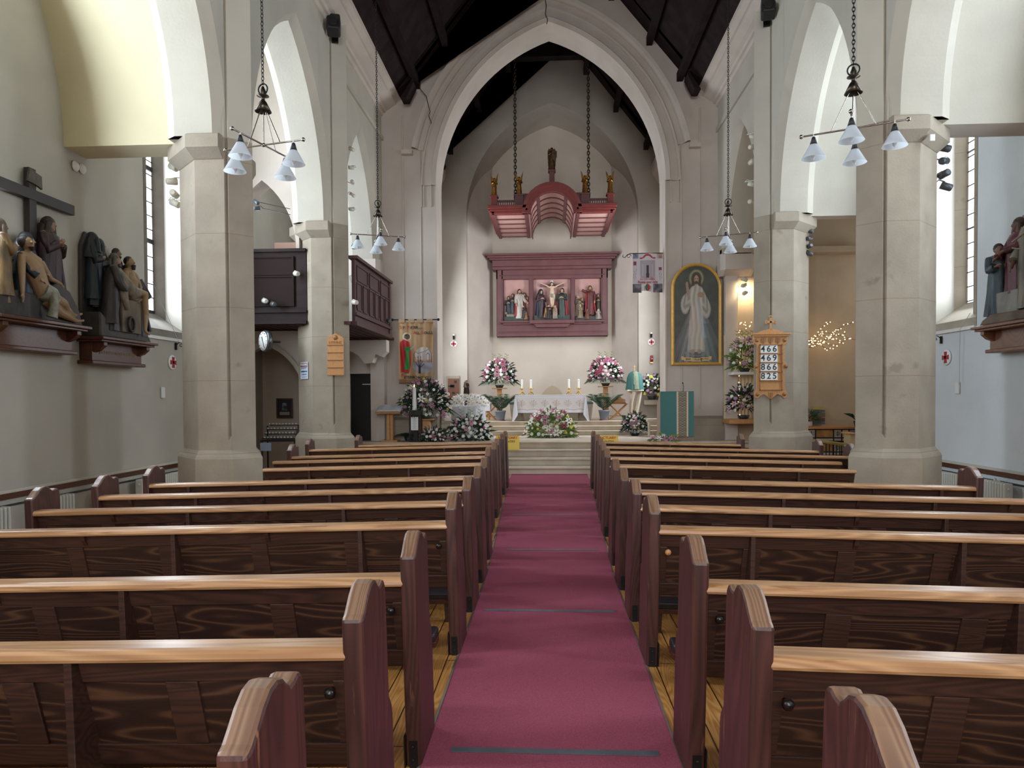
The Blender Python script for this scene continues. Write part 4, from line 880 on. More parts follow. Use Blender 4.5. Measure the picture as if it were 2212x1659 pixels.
def cross_small(s, px, py0, py1, label, x=-6.3):
    a = PX(px, py0, s*6.32); b_ = PX(px, py1, s*6.32); hgt = (b_-a).length
    t = thing('wall_cross', label, 'cross', (s*XO, a.y, a.z), (0, 0, R(90 if s < 0 else -90)), 'small wooden wall crosses')
    m = MB(); m.box(-.10, .10, -.09, 0, 0, .07); m.box(-.06, .06, -.075, 0, .07, .10); m.build('base', mat('cross_wood', '#5e4130', rough=.5), t, .004)
    m = MB(); m.box(-.018, .018, -.055, -.02, .10, hgt); m.box(-.08, .08, -.055, -.02, hgt*.68, hgt*.68+.036); m.build('cross', mat('cross_wood_dark', '#4a3328', rough=.5), t, .003)
    if s < 0: text('numeral', 'XIII' if px < 150 else 'XIV', .04, mat('gilt_letters', '#8f7648', rough=.5), t, (.01, -.092, .035), ext=.001)
    m = MB(); m.tube([(0, -.0, hgt*.8), (0, -.04, hgt*.8)], .006, 5); m.build('wall_pin', IRON, t)
    return t
# station on the left wall: lament under the cross
za = PX(180, 703, -5.96).z; z1 = za
shelf(-1, 7.50, 8.98, z1, 'dark wooden bracket shelf under the lament relief, leftmost on the wall')
r = relief(-1, 8.22, z1, 'painted relief of mourners and a dead man below a large dark cross')
rock(r, [(-.72, 0), (.76, 0), (.70, .20), (.52, .42), (.30, .50), (-.05, .30), (-.35, .32), (-.66, .22)], -.30, -.02)
m = MB(); ct = PX(75, 368, -6.3).z-z1; ca = PX(75, 418, -6.3).z-z1; m.box(.12, .24, -.09, -.02, .1, ct); m.box(-.55, .93, -.10, -.03, ca-.10, ca+.03); m.build('large_cross', mat('cross_board', '#2f2a2b', '#37302f', 3, .55), r, .005)
m = MB(); m.prism([(.06, ca+.10), (.10, ca+.26), (.30, ca+.22), (.31, ca+.06), (.2, ca+.09)], -.12, -.09, 'y'); m.build('title_board', mat('parch_dark', '#59534a', '#3f3a34', 12, .6), r, .004)
figure(r, (.40, -.12, .22), 1.12, R(10), '#3a2026', '#8a6a52', '#2b1d18', hood='#33211f', cloak='#3c2128', wide=1.15, arms=(((-.15, -.06, .60), (-.015, -.13, .71)), ((.15, -.06, .60), (.015, -.13, .71))), tilt=R(8))
figure(r, (-.46, -.14, .12), 1.0, R(55), '#8c6d42', '#7f664e', '#4c4136', hood='#6b5a4a', cloak='#8f7248', wide=1.2, lean=(.05, -.04), arms=(((-.13, -.1, .60), (-.03, -.15, .70)), ((.13, -.1, .60), (.03, -.15, .68))))
figure(r, (-.06, -.13, .08), 1.06, R(20), '#1e2a38', '#9b7c60', None, hood='#1c222b', cloak='#22313f', wide=1.3, lean=(.03, -.03), kneel=.25, arms=(((-.17, -.1, .52), (-.12, -.2, .42)), ((.17, -.1, .55), (.08, -.2, .5))), tilt=R(12), turn=R(25))
# dead body, half lying in front
m = MB(); B = MB()
sk = '#8d7152'
def V(*a): return Vector(a)
B.tube([V(-.16, -.24, .73), V(-.11, -.28, .60), V(-.03, -.30, .42), V(.04, -.30, .30)], [.075, .125, .105, .10], 14)
B.tube([V(-.27, -.26, .72), V(-.13, -.25, .75), V(.04, -.25, .71)], [.05, .06, .05], 10)
B.ball(V(-.17, -.27, .88), .072, 14, (.9, 1, 1.15), M=Matrix.Rotation(R(-25), 4, 'Y')); B.tube([V(-.17, -.27, .86), V(-.14, -.26, .76)], .042, 8)
B.tube([V(-.195, -.34, .90), V(-.20, -.355, .875)], [.012, .014], 6)
B.tube([V(-.27, -.27, .72), V(-.33, -.32, .50), V(-.34, -.33, .28)], [.048, .038, .024], 8); hand(B, V(-.34, -.33, .28), V(.12, 0, -1), .12, 1)
B.tube([V(.04, -.27, .70), V(.22, -.26, .53), V(.44, -.24, .50)], [.046, .036, .023], 8); hand(B, V(.44, -.24, .50), V(.5, -.1, -.8), .12, -1)
B.tube([V(.06, -.32, .32), V(.30, -.36, .24), V(.42, -.32, .16)], [.085, .062, .05], 10); B.tube([V(.42, -.33, .17), V(.58, -.28, .13), V(.70, -.27, .14)], [.05, .036, .024], 8); B.tube([V(.69, -.27, .14), V(.76, -.29, .17)], [.026, .016], 6)
B.tube([V(.06, -.30, .26), V(.26, -.34, .12), V(.40, -.34, .09)], [.08, .06, .05], 10); B.tube([V(.40, -.34, .09), V(.58, -.31, .06), V(.68, -.30, .06)], [.048, .035, .024], 8); B.tube([V(.67, -.30, .06), V(.75, -.32, .08)], [.025, .016], 6)
dz = B.build('dead_figure', cm(sk), r); remesh(dz, .009)
m = MB(); m.tube([V(-.02, -.31, .36), V(.10, -.34, .31), V(.16, -.36, .24)], [.115, .11, .08], 16); m.tube([V(.05, -.40, .34), V(.06, -.42, .18), V(.04, -.40, .04)], [.06, .05, .06], 8); m.build('loin_cloth', mat('clothgrey', '#8f8b78', '#6a675a', 12, .6, bump=.4), dz)
m = MB(); m.ball(V(-.18, -.245, .90), .076, 12); m.tube([V(-.18, -.33, .84), V(-.17, -.33, .79)], [.035, .015], 8); m.build('hair', cm('#2a201a'), dz)
# second station: the laying in the tomb
z2 = PX(330, 740, -5.96).z
shelf(-1, 9.28, 10.55, z2, 'dark wooden bracket shelf with a gilt inscription, nearer the window', 'JESUS IS LAID IN THE SEPULCHRE')
r = relief(-1, 9.93, z2, 'painted relief of figures lowering a body into a stone tomb')
rock(r, [(-.62, 0), (.62, 0), (.52, .12), (.3, .16), (-.3, .16), (-.62, .34)], -.32, -.02)
m = MB(); m.prism([(-.62, .3), (-.60, 1.25), (-.5, 1.45), (-.35, 1.4), (-.3, .3)], -.05, -.01, 'y'); m.build('carved_backing', ROCK, r, .02)
m = MB(); m.box(-.18, .28, -.36, -.08, .10, .58); m.box(-.21, .31, -.38, -.08, .58, .66); m.build('tomb', mat('tomb_stone', '#6e6250', '#584d3f', 5, .7, bump=.6, bscale=9), r, .01)
m = MB(); m.tube([V(math.cos(a)*.07-.02, -.39, .22+math.sin(a)*.10) for a in [2*PI*i/16 for i in range(17)]], .02, 8); m.build('wreath', cm('#1d1916'), r)
figure(r, (-.36, -.06, .42), 1.04, R(30), '#1d242d', '#84674f', None, hood='#1b2029', cloak='#1d2530', turn=R(30), tilt=R(8))
figure(r, (-.20, -.05, .42), .99, R(30), '#232a33', '#84674f', None, hood='#222830', turn=R(20))
figure(r, (-.26, -.20, .08), 1.15, R(35), '#3c3532', '#8a6b50', '#4c443b', cloak='#3c3431', lean=(.10, -.08), beard=True, wide=1.2, arms=(((-.16, -.12, .60), (.02, -.2, .50)), ((.17, -.1, .60), (.12, -.2, .52))), tilt=R(15))
figure(r, (.05, -.08, .42), .92, R(5), '#2a2f35', '#7c5f48', '#241b16', beard=True, lean=(.02, -.05), arms=(((-.14, -.08, .6), (-.02, -.15, .6)), ((.14, -.08, .6), (.04, -.15, .58))))
figure(r, (.36, -.19, .06), 1.08, R(-30), '#35242e', '#8a6b50', '#352820', cloak='#3b2833', lean=(-.10, -.08), wide=1.2, hairlong=False, arms=(((-.17, -.1, .58), (-.14, -.2, .48)), ((.15, -.12, .58), (-.02, -.2, .50))), tilt=R(-20))
B = MB(); B.tube([V(.17, -.26, .98), V(.13, -.30, .84), V(.05, -.33, .72)], [.06, .105, .09], 14); B.tube([V(.05, -.27, .99), V(.17, -.25, 1.01), V(.29, -.27, .97)], [.045, .055, .045], 10); B.ball(V(.16, -.27, 1.14), .068, 14, (.9, 1, 1.15)); B.tube([V(.16, -.27, 1.1), V(.17, -.26, 1.0)], .04, 8)
B.tube([V(.16, -.335, 1.15), V(.155, -.352, 1.12)], [.008, .013], 6)
B.tube([V(.29, -.27, .97), V(.33, -.32, .80), V(.25, -.36, .68)], [.045, .035, .022], 8); hand(B, V(.25, -.36, .68), V(-.5, 0, -.8), .1); B.tube([V(.05, -.27, .98), V(-.04, -.33, .84), V(-.10, -.36, .74)], [.045, .035, .022], 8)
B.tube([V(.06, -.34, .72), V(.30, -.40, .70), V(.36, -.38, .40), V(.34, -.38, .16)], [.075, .06, .045, .025], 10); B.tube([V(.34, -.38, .16), V(.36, -.44, .10)], [.026, .016], 6)
dz = B.build('dead_figure', cm('#8a6f4c'), r); remesh(dz, .009)
m = MB(); m.tube([V(-.20, -.30, .98), V(-.12, -.36, .80), V(.02, -.38, .66), V(.14, -.38, .70)], [.05, .09, .10, .08], 14); m.tube([V(-.16, -.36, .84), V(-.18, -.38, .62), V(-.10, -.38, .42)], [.08, .06, .03], 8); m.build('shroud', mat('shroud_cloth', '#857a68', '#625848', 12, .6, bump=.4), dz)
m = MB(); m.ball(V(.165, -.25, 1.16), .072, 12); m.tube([V(.16, -.325, 1.10), V(.165, -.33, 1.03)], [.036, .02], 8); m.build('hair', cm('#211813'), dz)
# station on the right wall
z3 = PX(2105, 706, 5.96).z; sh3 = PX(2092, 712, 5.96).y
shelf(1, 8.62, 10.36, z3, 'light brown bracket shelf under the relief on the right wall', wood=mat('brown_wood', '#6b452e', '#7a5236', 3, .4, kind='wood', lo=.1, hi=1))
r = relief(1, 9.47, z3, 'painted relief of a bound man in a pale robe before a seated judge')
rock(r, [(-.80, 0), (.85, 0), (.85, .12), (-.55, .14), (-.72, .08)], -.36, -.02, mat('carved_earth', '#6a584a', '#574639', 6, .6, bump=.5, bscale=12))
m = MB(); m.box(-.52, -.36, -.14, -.02, .12, 1.0); m.prism([(-.66, 1.1), (-.30, 1.42), (-.24, 1.36), (-.3, .9), (-.5, .8)], -.1, -.02, 'y'); m.box(-.52, -.05, -.30, -.02, .12, .42); m.build('throne', mat('throne_stone', '#8a8880', '#6f6c66', 6, .7), r, .01)
figure(r, (-.60, -.22, .10), 1.02, R(70), '#4a5a64', '#7f5f4a', '#241913', cloak=None, arms=(((-.13, -.10, .62), (-.06, -.22, .66)), ((.13, -.1, .62), (.05, -.22, .66))), hairlong=False)
figure(r, (-.28, -.16, .36), 1.08, R(-10), '#5c2530', '#6d4a38', '#3a2a22', hood='#5a3f33', cloak='#4a2a30', kneel=.15, wide=1.15, beard=True, arms=(((-.17, -.08, .60), (-.12, -.2, .5)), ((.16, -.08, .6), (.05, -.2, .56))))
figure(r, (.10, -.20, .12), 1.36, R(0), '#8d8a7c', '#5d4030', '#1f1511', beard=True, wide=1.05, arms=(((-.17, -.03, .60), (-.13, -.12, .45)), ((.17, -.03, .58), (.13, -.12, .44))), turn=R(-15), tilt=R(-6))
m = MB()
for a, b_ in ((V(-.12, -.34, 1.03), V(.28, -.36, 1.12)), (V(-.12, -.34, .95), V(.28, -.36, .84))): m.tube([a, b_], .010, 6)
m.build('binding_rope', cm('#8a8270'), r)
figure(r, (.50, -.14, .12), 1.42, R(15), '#3c2420', '#6b4a38', '#201814', hairlong=False, cloak='#5a2a26', arms=(((-.17, -.05, .66), (-.14, -.16, .76)), ((.17, -.04, .6), (.1, -.12, .6))), mt=None)
m = MB(); m.tube([V(.34, -.3, .8), V(.12, -.2, 1.78)], .014, 6); m.box(.05, .19, -.23, -.19, 1.68, 1.82); m.ball(V(.10, -.2, 1.86), .05, 8); m.build('standard', cm('#3b2a22'), r)
cross_small(-1, 83, 733, 778, 'small wooden cross on a block under the leftmost relief'); cross_small(-1, 257, 752, 790, 'small wooden cross on a block under the tomb relief'); cross_small(1, 2173, 735, 778, 'small wooden cross on a block on the right wall')
# consecration crosses and sconces
RED = mat('cross_red', '#9b2c31', rough=.6)
def disc(p, rz, r, label):
    t = thing('consecration_cross', label, 'cross', p, (0, 0, rz), 'red crosses on white discs')
    m = MB(); m.lathe([(.001, .016), (r*.9, .016), (r, .008), (r, 0)], 28, M=Matrix.Rotation(R(90), 4, 'X')); m.build('disc', mat('disc_white', '#dcdad8', rough=.7), t)
    m = MB(); k = r*.72; w = r*.16; f = r*.30
    for a in range(4): m.prism([(-w, 0), (w, 0), (f, k), (-f, k)], -.026, -.016, 'y', M=Matrix.Rotation(PI/2*a, 4, 'Y'))
    m.build('cross', RED, t); return t
disc(PX(372, 783, -6.35), R(90), .125, 'red cross on a white disc on the left aisle wall by the pillar')
disc(PX(2045, 772, 6.35), R(-90), .125, 'red cross on a white disc on the right aisle wall by the pillar')
disc(PY(980, 743, 21.79), 0, .105, 'red cross on a white disc on the chancel wall, left of the altar')
disc(PY(1407, 739, 21.79), 0, .105, 'red cross on a white disc on the chancel wall above the red lamp')
for s, px, py, l in ((-1, 379, 747, 'black scrolled iron candle bracket above the left red cross'), (1, 2034, 733, 'black scrolled iron candle bracket above the right red cross')):
    p = PX(px, py, s*6.35); m = MB(); t = thing('iron_bracket', l, 'bracket', p, (0, 0, 0), 'scrolled iron brackets'); q = -s
    m.box(0, q*.02, -.02, .02, -.07, .05); pts = [V(q*(.02+.25*i/20), 0, .02+.035*math.sin(i/20*6.3)) for i in range(21)]; m.tube(pts, .007, 6); m.tube([V(q*(.10+math.cos(a)*.035*(1-a/9)), 0, .0+math.sin(a)*.035*(1-a/9)) for a in [i*.5 for i in range(13)]], .006, 5); m.build('scroll', IRON, t)
    m = MB(); m.lathe([(.01, 0), (.05, .02), (.05, .03), (.01, .02)], 12); m.build('drip_pan', IRON, t, loc=(q*.27, 0, .03))
for px, py, l in ((980, 726, 'small wall candle socket on the left chancel wall above the red cross'), (1407, 722, 'small wall candle socket on the right chancel wall above the red cross')):
    p = PY(px, py, 21.72); t = thing('wall_sconce', l, 'sconce', p); m = MB(); m.lathe([(.02, -.10), (.03, -.09), (.03, 0), (.045, .01)], 12); m.tube([V(0, 0, -.05), V(0, .08, -.05)], .012, 6); m.build('socket', IRON, t)
    m = MB(); m.lathe([(.03, .01), (.032, .04), (.022, .055)], 12); m.build('candle_stub', PAPER, t)

# ------------------------------------------------------------------ hanging canopy over the altar
CX0, CY0, CY1, CZ = .115, 20.0, 23.1, 6.80
t = thing('altar_canopy', 'maroon hanging canopy with a central barrel arch over the altar', 'canopy', (CX0, CY0, CZ))
HW, RB = 1.70, .62
fas = [(-.0, 0), (.0, .05), (-.06, .08), (-.06, .13), (-.12, .17), (-.14, .24)]
for s in (-1, 1):      # flat side bays: fascia, boarded underside with ribs
    m = MB(); x0, x1 = sorted((s*(RB+.06), s*HW))
    for d, z0, z1 in ((0, .0, .07), (-.05, .07, .13), (-.10, .13, .22)): m.box(x0-(0 if s > 0 else -d), x1+(-d if s > 0 else 0), d, .12, z0, z1)
    m.build('fascia', MAROON_R, t, .008)
    m = MB()
    for d, z0, z1 in ((0, 0, .07), (.05, .07, .13), (.10, .13, .22)): m.box(s*HW-.08 if s > 0 else -HW-d, s*HW+d if s > 0 else -HW+.08, 0, CY1-CY0, z0, z1)
    m.build('side_fascia', MAROON_R, t, .006)
    m = MB(); m.box(x0, x1, .1, CY1-CY0, .03, .07); so = m.build('underside', PINK, t)
    m = MB()
    for k in range(6): y = .14+k*.56; m.box(x0, x1, y, y+.06, .0, .04)
    for x in (x0, x1-.10): m.box(x, x+.10, .1, CY1-CY0, -.01, .04)
    m.build('underside_rib', MAROON, so)
# barrel
def arcp(r, z=.0, n=16): return [(math.cos(PI*i/n)*r, z+math.sin(PI*i/n)*r) for i in range(n+1)]
m = MB(); a, b_ = arcp(RB), arcp(RB+.04); n = len(a)
m.loft([[V(x, .02, z) for x, z in a]+[V(x, .02, z) for x, z in b_[::-1]], [V(x, CY1-CY0, z) for x, z in a]+[V(x, CY1-CY0, z) for x, z in b_[::-1]]], smooth=False); so = m.build('barrel_vault', PINK, t)
m = MB()
for k in range(6):
    y = .1+k*.56; c = arcp(RB-.025); m.loft([[V(x, y, z) for x, z in c]+[V(x, y, z) for x, z in a[::-1]], [V(x, y+.06, z) for x, z in c]+[V(x, y+.06, z) for x, z in a[::-1]]], smooth=False)
for an in (0, 50, 90+40, 180):
    x, z = math.cos(R(an))*(RB-.012), math.sin(R(an))*(RB-.012); m.box(-.05, .05, .02, CY1-CY0, -.015, .015, M=Matrix.Translation((x, 0, z)) @ Matrix.Rotation(R(90-an), 4, 'Y'))
m.build('vault_rib', MAROON, so)
m = MB()
for r0, r1, d in ((RB-.02, RB+.07, 0), (RB+.07, RB+.13, -.05), (RB+.13, RB+.22, -.10)):
    c, e = arcp(r0), arcp(r1); m.loft([[V(x, d, z) for x, z in c]+[V(x, d, z) for x, z in e[::-1]], [V(x, .12, z) for x, z in c]+[V(x, .12, z) for x, z in e[::-1]]], smooth=False)
m.build('arched_fascia', MAROON_R, t, .006)
posts = []
for x, z, h, w in ((-HW+.08, .22, .28, .17), (HW-.08, .22, .28, .17), (-RB-.30, .22, .30, .24), (RB+.30, .22, .30, .24), (0, RB+.2, .36, .15)):
    m = MB(); m.box(x-w/2, x+w/2, -.06, .14, z, z+h-.04); m.box(x-w/2-.03, x+w/2+.03, -.09, .17, z+h-.04, z+h); m.build('pedestal_post', MAROON_R if abs(x) > 1.2 else MAROON, t, .006); posts.append((x, z+h))
for s in (-1, 1):
    m = MB(); x0, x1 = sorted((s*(RB+.42), s*(HW-.17))); m.box(x0, x1, 0, .06, .33, .38)
    for k in range(8): x = x0+(x1-x0)*(k+.5)/8; m.box(x-.015, x+.015, .01, .05, .22, .33)
    m.build('balustrade', MAROON, t); m = MB(); x0, x1 = sorted((s*(RB+.05), s*(RB+.36))); m.box(x0, x1, .0, .1, .22, .55); m.build('upstand', MAROON, t)
for s in (-1, 1):
    m = MB(); p0 = V(CX0+s*1.04, 20.35, 7.2); chain(m, p0, V(CX0+s*1.04, 20.4, 12.0), .12, .016, .035); tag(m.build('canopy_chain', mat('chain_metal', '#4a4136', rough=.5, metal=.6)), 'heavy chain holding the %s side of the altar canopy' % ('left' if s < 0 else 'right'), 'chain')
GLD = mat('gilt_figure', '#b5823c', '#7c5424', 14, .32, metal=.85); GLDD = mat('dull_gilt', '#6d5336', '#4a3625', 14, .4, metal=.7)
lab = ['far left corner', 'far right corner', 'left of the arch', 'right of the arch', 'centre, dark and on the tallest post']
for i, (x, z) in enumerate(posts):
    c = i == 4; G = GLDD if c else GLD; hh = .60 if not c else .68
    a_ = thing('angel_statue', 'gilded winged angel on the altar canopy, %s' % lab[i], 'statue', (CX0+x, CY0+.04, CZ+z), (0, 0, 0), 'gilded angels on the canopy')
    f = figure(a_, (0, 0, 0), hh*(.86 if not c else .95), R(-12 if i % 2 else 12), mt=G, arms=(((-.15, -.05, .66), (-.03, -.14, .74)), ((.15, -.05, .66), (.03, -.14, .76))), detail=1)
    m = MB()
    for s in (-1, 1):
        W_ = [(.04, .70), (.13, .78), (.16, .92), (.17, 1.05), (.20, 1.28), (.12, 1.12), (.06, .95), (.03, .82)] if not c else [(.04, .5), (.15, .2), (.17, .6), (.17, .95), (.11, 1.08), (.07, 1.0), (.05, .8)]
        m.prism([(s*p*hh, q*hh*.86) for p, q in W_], .03*hh, .06*hh, 'y')
    m.build('wings', G, a_, .006)
    if i == 0: m = MB(); m.tube([V(.07, -.08, 0), V(.07, -.08, .5)], .008, 6); m.build('staff', G, a_)
    if c: m = MB(); m.prism([(.0, .5), (.14, .5), (.14, .34), (.07, .22), (.0, .34)], -.13, -.10, 'y'); m.box(.06, .08, -.14, -.13, .26, .48); m.box(.02, .12, -.14, -.13, .40, .42); m.build('shield', G, a_, .004)

# ------------------------------------------------------------------ carved altarpiece
RY = 23.25; x0, x1 = -1.70, 1.93; zb, zt = 3.63, 5.80
t = thing('altarpiece', 'maroon framed triptych altarpiece on the apse wall with carved painted scenes', 'altarpiece', (.115, RY, zb))
hw = (x1-x0)/2; hh = zt-zb
m = MB(); m.box(-hw, hw, .14, .35, 0, hh); m.build('back_board', MAROON, t)
m = MB(); m.box(-hw, hw, -.02, .16, 0, .42); m.box(-hw, hw, -.06, .16, 0, .10); m.box(-hw+.06, hw-.06, -.035, .16, .14, .16); m.build('base_board', MAROON, t, .008)
for a, b_ in ((-hw, -hw+.22), (hw-.22, hw)): m = MB(); m.box(a, b_, -.02, .16, .4, hh); m.box(a+.04, b_-.04, -.04, .1, .4, hh); m.build('side_stile', MAROON, t, .008)
m = MB(); m.box(-hw, hw, -.02, .16, hh-.30, hh); m.box(-hw+.1, hw-.1, -.04, .1, hh-.20, hh-.17); m.build('top_rail', MAROON, t, .008)
for x in (-.68, .68): m = MB(); m.box(x-.07, x+.07, -.02, .16, .5, hh-.28); m.box(x-.03, x+.03, -.04, .1, .5, hh-.28); m.build('mullion', MAROON, t, .008)
for k, (d, z0, z1, o_) in enumerate(((-.08, hh, hh+.10, .12), (-.12, hh+.10, hh+.30, .12), (-.20, hh+.30, hh+.36, .22), (-.27, hh+.36, hh+.42, .28), (-.34, hh+.42, hh+.48, .34))):
    m = MB(); m.box(-hw-o_, hw+o_, d, .35, z0, z1); m.build('cornice_moulding', MAROON, t, .01)
m = MB()
for a, b_, d in ((-1.66, 1.66, -.16),): m.box(-hw+.12, hw-.12, d, .1, .44, .50); m.box(-hw+.22, hw-.22, d+.06, .1, .38, .44)
m.box(-.72, .72, -.22, .1, .40, .51); m.prism([(-.6, .40), (.6, .40), (.5, .28), (-.5, .28)], -.16, .0, 'y'); m.build('ledge', MAROON, t, .008)
for a, b_, c in ((-hw+.24, -.76, 0), (-.60, .60, 1), (.76, hw-.24, 0)):
    m = MB(); m.box(a, b_, .12, .141, .5, hh-.30); m.build('panel_ground', mat('pink_ground', '#b78c8b' if c else '#b28880', '#bd9592', 2, .8), t)
def mini(x, h, z=.52, y=.04, **k): return figure(t, (x, y, z), h, k.pop('rz', 0), **k)
sk = '#a98366'
mini(-1.42, .72, z=.62, y=.06, robe='#27343d', hair='#241b16', skin=sk); mini(-1.28, .76, z=.66, y=.07, robe='#3c4448', cloak='#2c3b40', hair='#2c211b', skin=sk)
mini(-1.06, 1.00, z=.56, y=.0, robe='#c3b8ac', cloak='#9c2a38', hair='#33231a', skin=sk, rz=R(20), arms=(((-.15, -.03, .62), (-.14, -.1, .48)), ((.15, -.06, .62), (.2, -.14, .54))), beard=True)
mini(-.90, .60, z=.84, y=.08, robe='#5e4a30', hood='#4e3d28', skin=sk); mini(-.80, .66, z=.66, y=.06, robe='#6e3a2e', hair='#5a3a22', skin=sk)
mini(-.92, .58, z=.58, y=-.03, robe='#2a2828', hair='#26201c', skin=sk, kneel=.6, rz=R(-50), cloak='#3a3532'); mini(-.86, .42, z=.54, y=-.06, robe='#9a6c3a', skin=sk, hair='#4c3420', kneel=.8, rz=R(-60))
m = MB(); m.tube([V(-1.48, -.04, .68), V(-1.22, -.04, .68)], .06, 10); m.ball(V(-1.50, -.07, .76), .045, 8); 
for x in (-1.46, -1.40, -1.30, -1.24): m.tube([V(x, -.04, .66), V(x, -.04, .53)], .016, 6)
m.build('lamb', mat('lamb', '#8a8378', '#6d665c', 20, .8), t)
GR = mat('carved_dark_ground', '#2f3633', '#3b4440', 8, .7)
for a, b_, h_ in ((-hw+.26, -.78, .14), (-.58, .58, .18), (.78, hw-.26, .12)): m = MB(); m.box(a, b_, -.10, .13, .5, .5+h_); m.build('carved_ground', GR, t, .01)
# crucifix scene
m = MB(); m.box(-.035, .035, .05, .10, .6, 1.78); m.box(-.39, .39, .045, .10, 1.62, 1.71); m.build('crucifix_cross', mat('crucifix_wood', '#6e5048', rough=.6), t)
m = MB(); m.lathe([(.001, 0), (.05, 0), (.05, .012), (.001, .014)], 14, c=(0, 0, 0), sx=1, M=Matrix.Rotation(R(90), 4, 'X')); m.build('title_scroll', mat('scroll_white', '#cfc4c0'), t, loc=(0, .03, 1.77))
figure(t, (.01, .0, .93), .84, 0, nude=True, skin='#c9ab92', hair='#2e1d17', arms=(((-.22, .0, .86), (-.41, .02, .94)), ((.22, .0, .86), (.41, .02, .94))), beard=True, tilt=R(-15), lean=(-.01, -.02))
mini(-.36, .96, z=.58, y=0, robe='#3c2530', cloak='#1f2f4a', hood='#22252e', skin=sk, rz=R(30), tilt=R(10))
mini(.33, 1.0, z=.58, y=0, robe='#2c4038', cloak='#93202f', hair='#2c1c18', skin=sk, rz=R(-15))
mini(-.12, .66, z=.55, y=-.06, robe='#2c1f22', cloak='#b98a48', hair='#3a2418', skin=sk, kneel=.7, rz=R(40), wide=1.4)
mini(.10, .58, z=.55, y=-.04, robe='#b39c88', hair='#9a8468', skin=sk, kneel=.6, rz=R(-60))
# right scene
mini(1.24, .98, z=.66, y=.0, robe='#6b2f2e', cloak='#a0252c', hair='#3a261b', skin=sk, arms=(((-.17, -.05, .78), (-.3, -.1, .84)), ((.15, -.03, .6), (.14, -.08, .46))), beard=True)
mini(.86, .72, z=.62, y=.02, robe='#6a5a48', hair='#8d8573', skin=sk, hairlong=False, rz=R(30)); mini(.98, .66, z=.60, y=.07, robe='#4a4038', hair='#7d7868', skin=sk, hairlong=False)
mini(.92, .56, z=.56, y=-.06, robe='#8d7a5e', hair='#b0a894', skin=sk, kneel=.5, rz=R(40), hairlong=False); mini(1.50, .68, z=.70, y=.05, robe='#3b3a2c', hair='#3a2a20', skin=sk)
mini(1.14, .50, z=.52, y=-.06, robe='#7a4a34', skin=sk, hair='#5a4634', kneel=.8, rz=R(70)); mini(1.50, .48, z=.52, y=-.08, robe='#a89c90', skin='#b8aca0', hair='#c2b8ac', kneel=.8, rz=R(-20), hood='#c5bcb2')
m = MB(); m.tube([V(.85, -.0, .9), V(.80, .0, 1.42)], .012, 5); m.build('spear', cm('#8b8378'), t)
# ------------------------------------------------------------------ flowers and foliage
def mesh_of(mb, name, mats):
    o = mb.build(name, mats); me = o.data; bpy.data.objects.remove(o); return me
GREEN = mat('leaf_green', '#2f4a2a', '#46643a', 8, .55); GREEN_D = mat('leaf_dark', '#1d3324', '#2c4a30', 8, .5); GREEN_L = mat('leaf_light', '#5d7a3c', '#7c9448', 8, .55)
def petal(m, a, L, w, up, c=(0, 0, 0), droop=.0, mi=0):
    d = V(math.cos(a), math.sin(a), 0); n = V(-math.sin(a), math.cos(a), 0); c = V(*c) if not isinstance(c, Vector) else c; z = V(0, 0, 1)
    p = [c, c+d*L*.35+z*up*.6-n*w*.5, c+d*L*.35+z*up*.6+n*w*.5, c+d*L*.75+z*(up-droop*.3)-n*w*.42, c+d*L*.75+z*(up-droop*.3)+n*w*.42, c+d*L+z*(up-droop)]
    m.add(p, [(0, 1, 2), (1, 3, 4, 2), (3, 5, 4)], True, mi)
_bloom = {}
def bloom(kind, col):
    if (kind, col) in _bloom: return _bloom[(kind, col)]
    m = MB(); r = random.Random(hash(kind) % 99 if False else len(_bloom)); c2 = mat('petal_in_'+col.strip('#'), dark(col, .8), rough=.7)
    if kind == 'carnation':
        for q, (n, L, up) in enumerate(((9, .034, .004), (8, .028, .016), (6, .020, .026), (4, .012, .032))):
            for k in range(n): petal(m, 2*PI*k/n+q, L, .022, up, droop=.004)
        m.ball((0, 0, .008), .018, 8)
    elif kind == 'chrysanthemum':
        for q, (n, L, up) in enumerate(((12, .042, -.004), (12, .038, .008), (9, .030, .02), (6, .018, .03))):
            for k in range(n): petal(m, 2*PI*k/n+q*.3, L, .014, up, droop=.002)
        m.ball((0, 0, .012), .016, 8)
    elif kind == 'lily':
        for k in range(6): petal(m, PI/3*k, .085, .032, .035, droop=.035)
        for k in range(5): m.tube([(0, 0, 0), (math.cos(k*1.25)*.02, math.sin(k*1.25)*.02, .06)], .002, 4, mi=1)
        m.ball((0, 0, .0), .012, 6, mi=1)
    elif kind == 'rose':
        m.lathe([(.006, -.02), (.022, -.008), (.028, .01), (.024, .03), (.014, .036), (.004, .03)], 10, fold=.12, nf=5)
        for k in range(5): petal(m, 2*PI*k/5, .032, .03, .012, (0, 0, -.004), droop=-.008)
    elif kind == 'bud':
        m.ball((0, 0, .01), .012, 7, (1, 1, 1.3))
    elif kind == 'daisy':
        for k in range(11): petal(m, 2*PI*k/11, .032, .012, .004)
        m.ball((0, 0, .006), .009, 8, (1, 1, .6), mi=1)
    cc = {'lily': mat('stamen', '#b06a3c'), 'daisy': mat('daisy_eye', '#a9b04a')}.get(kind, c2)
    me = mesh_of(m, kind, [mat('petal_'+col.strip('#'), col, rough=.65), cc]); _bloom[(kind, col)] = me; return me
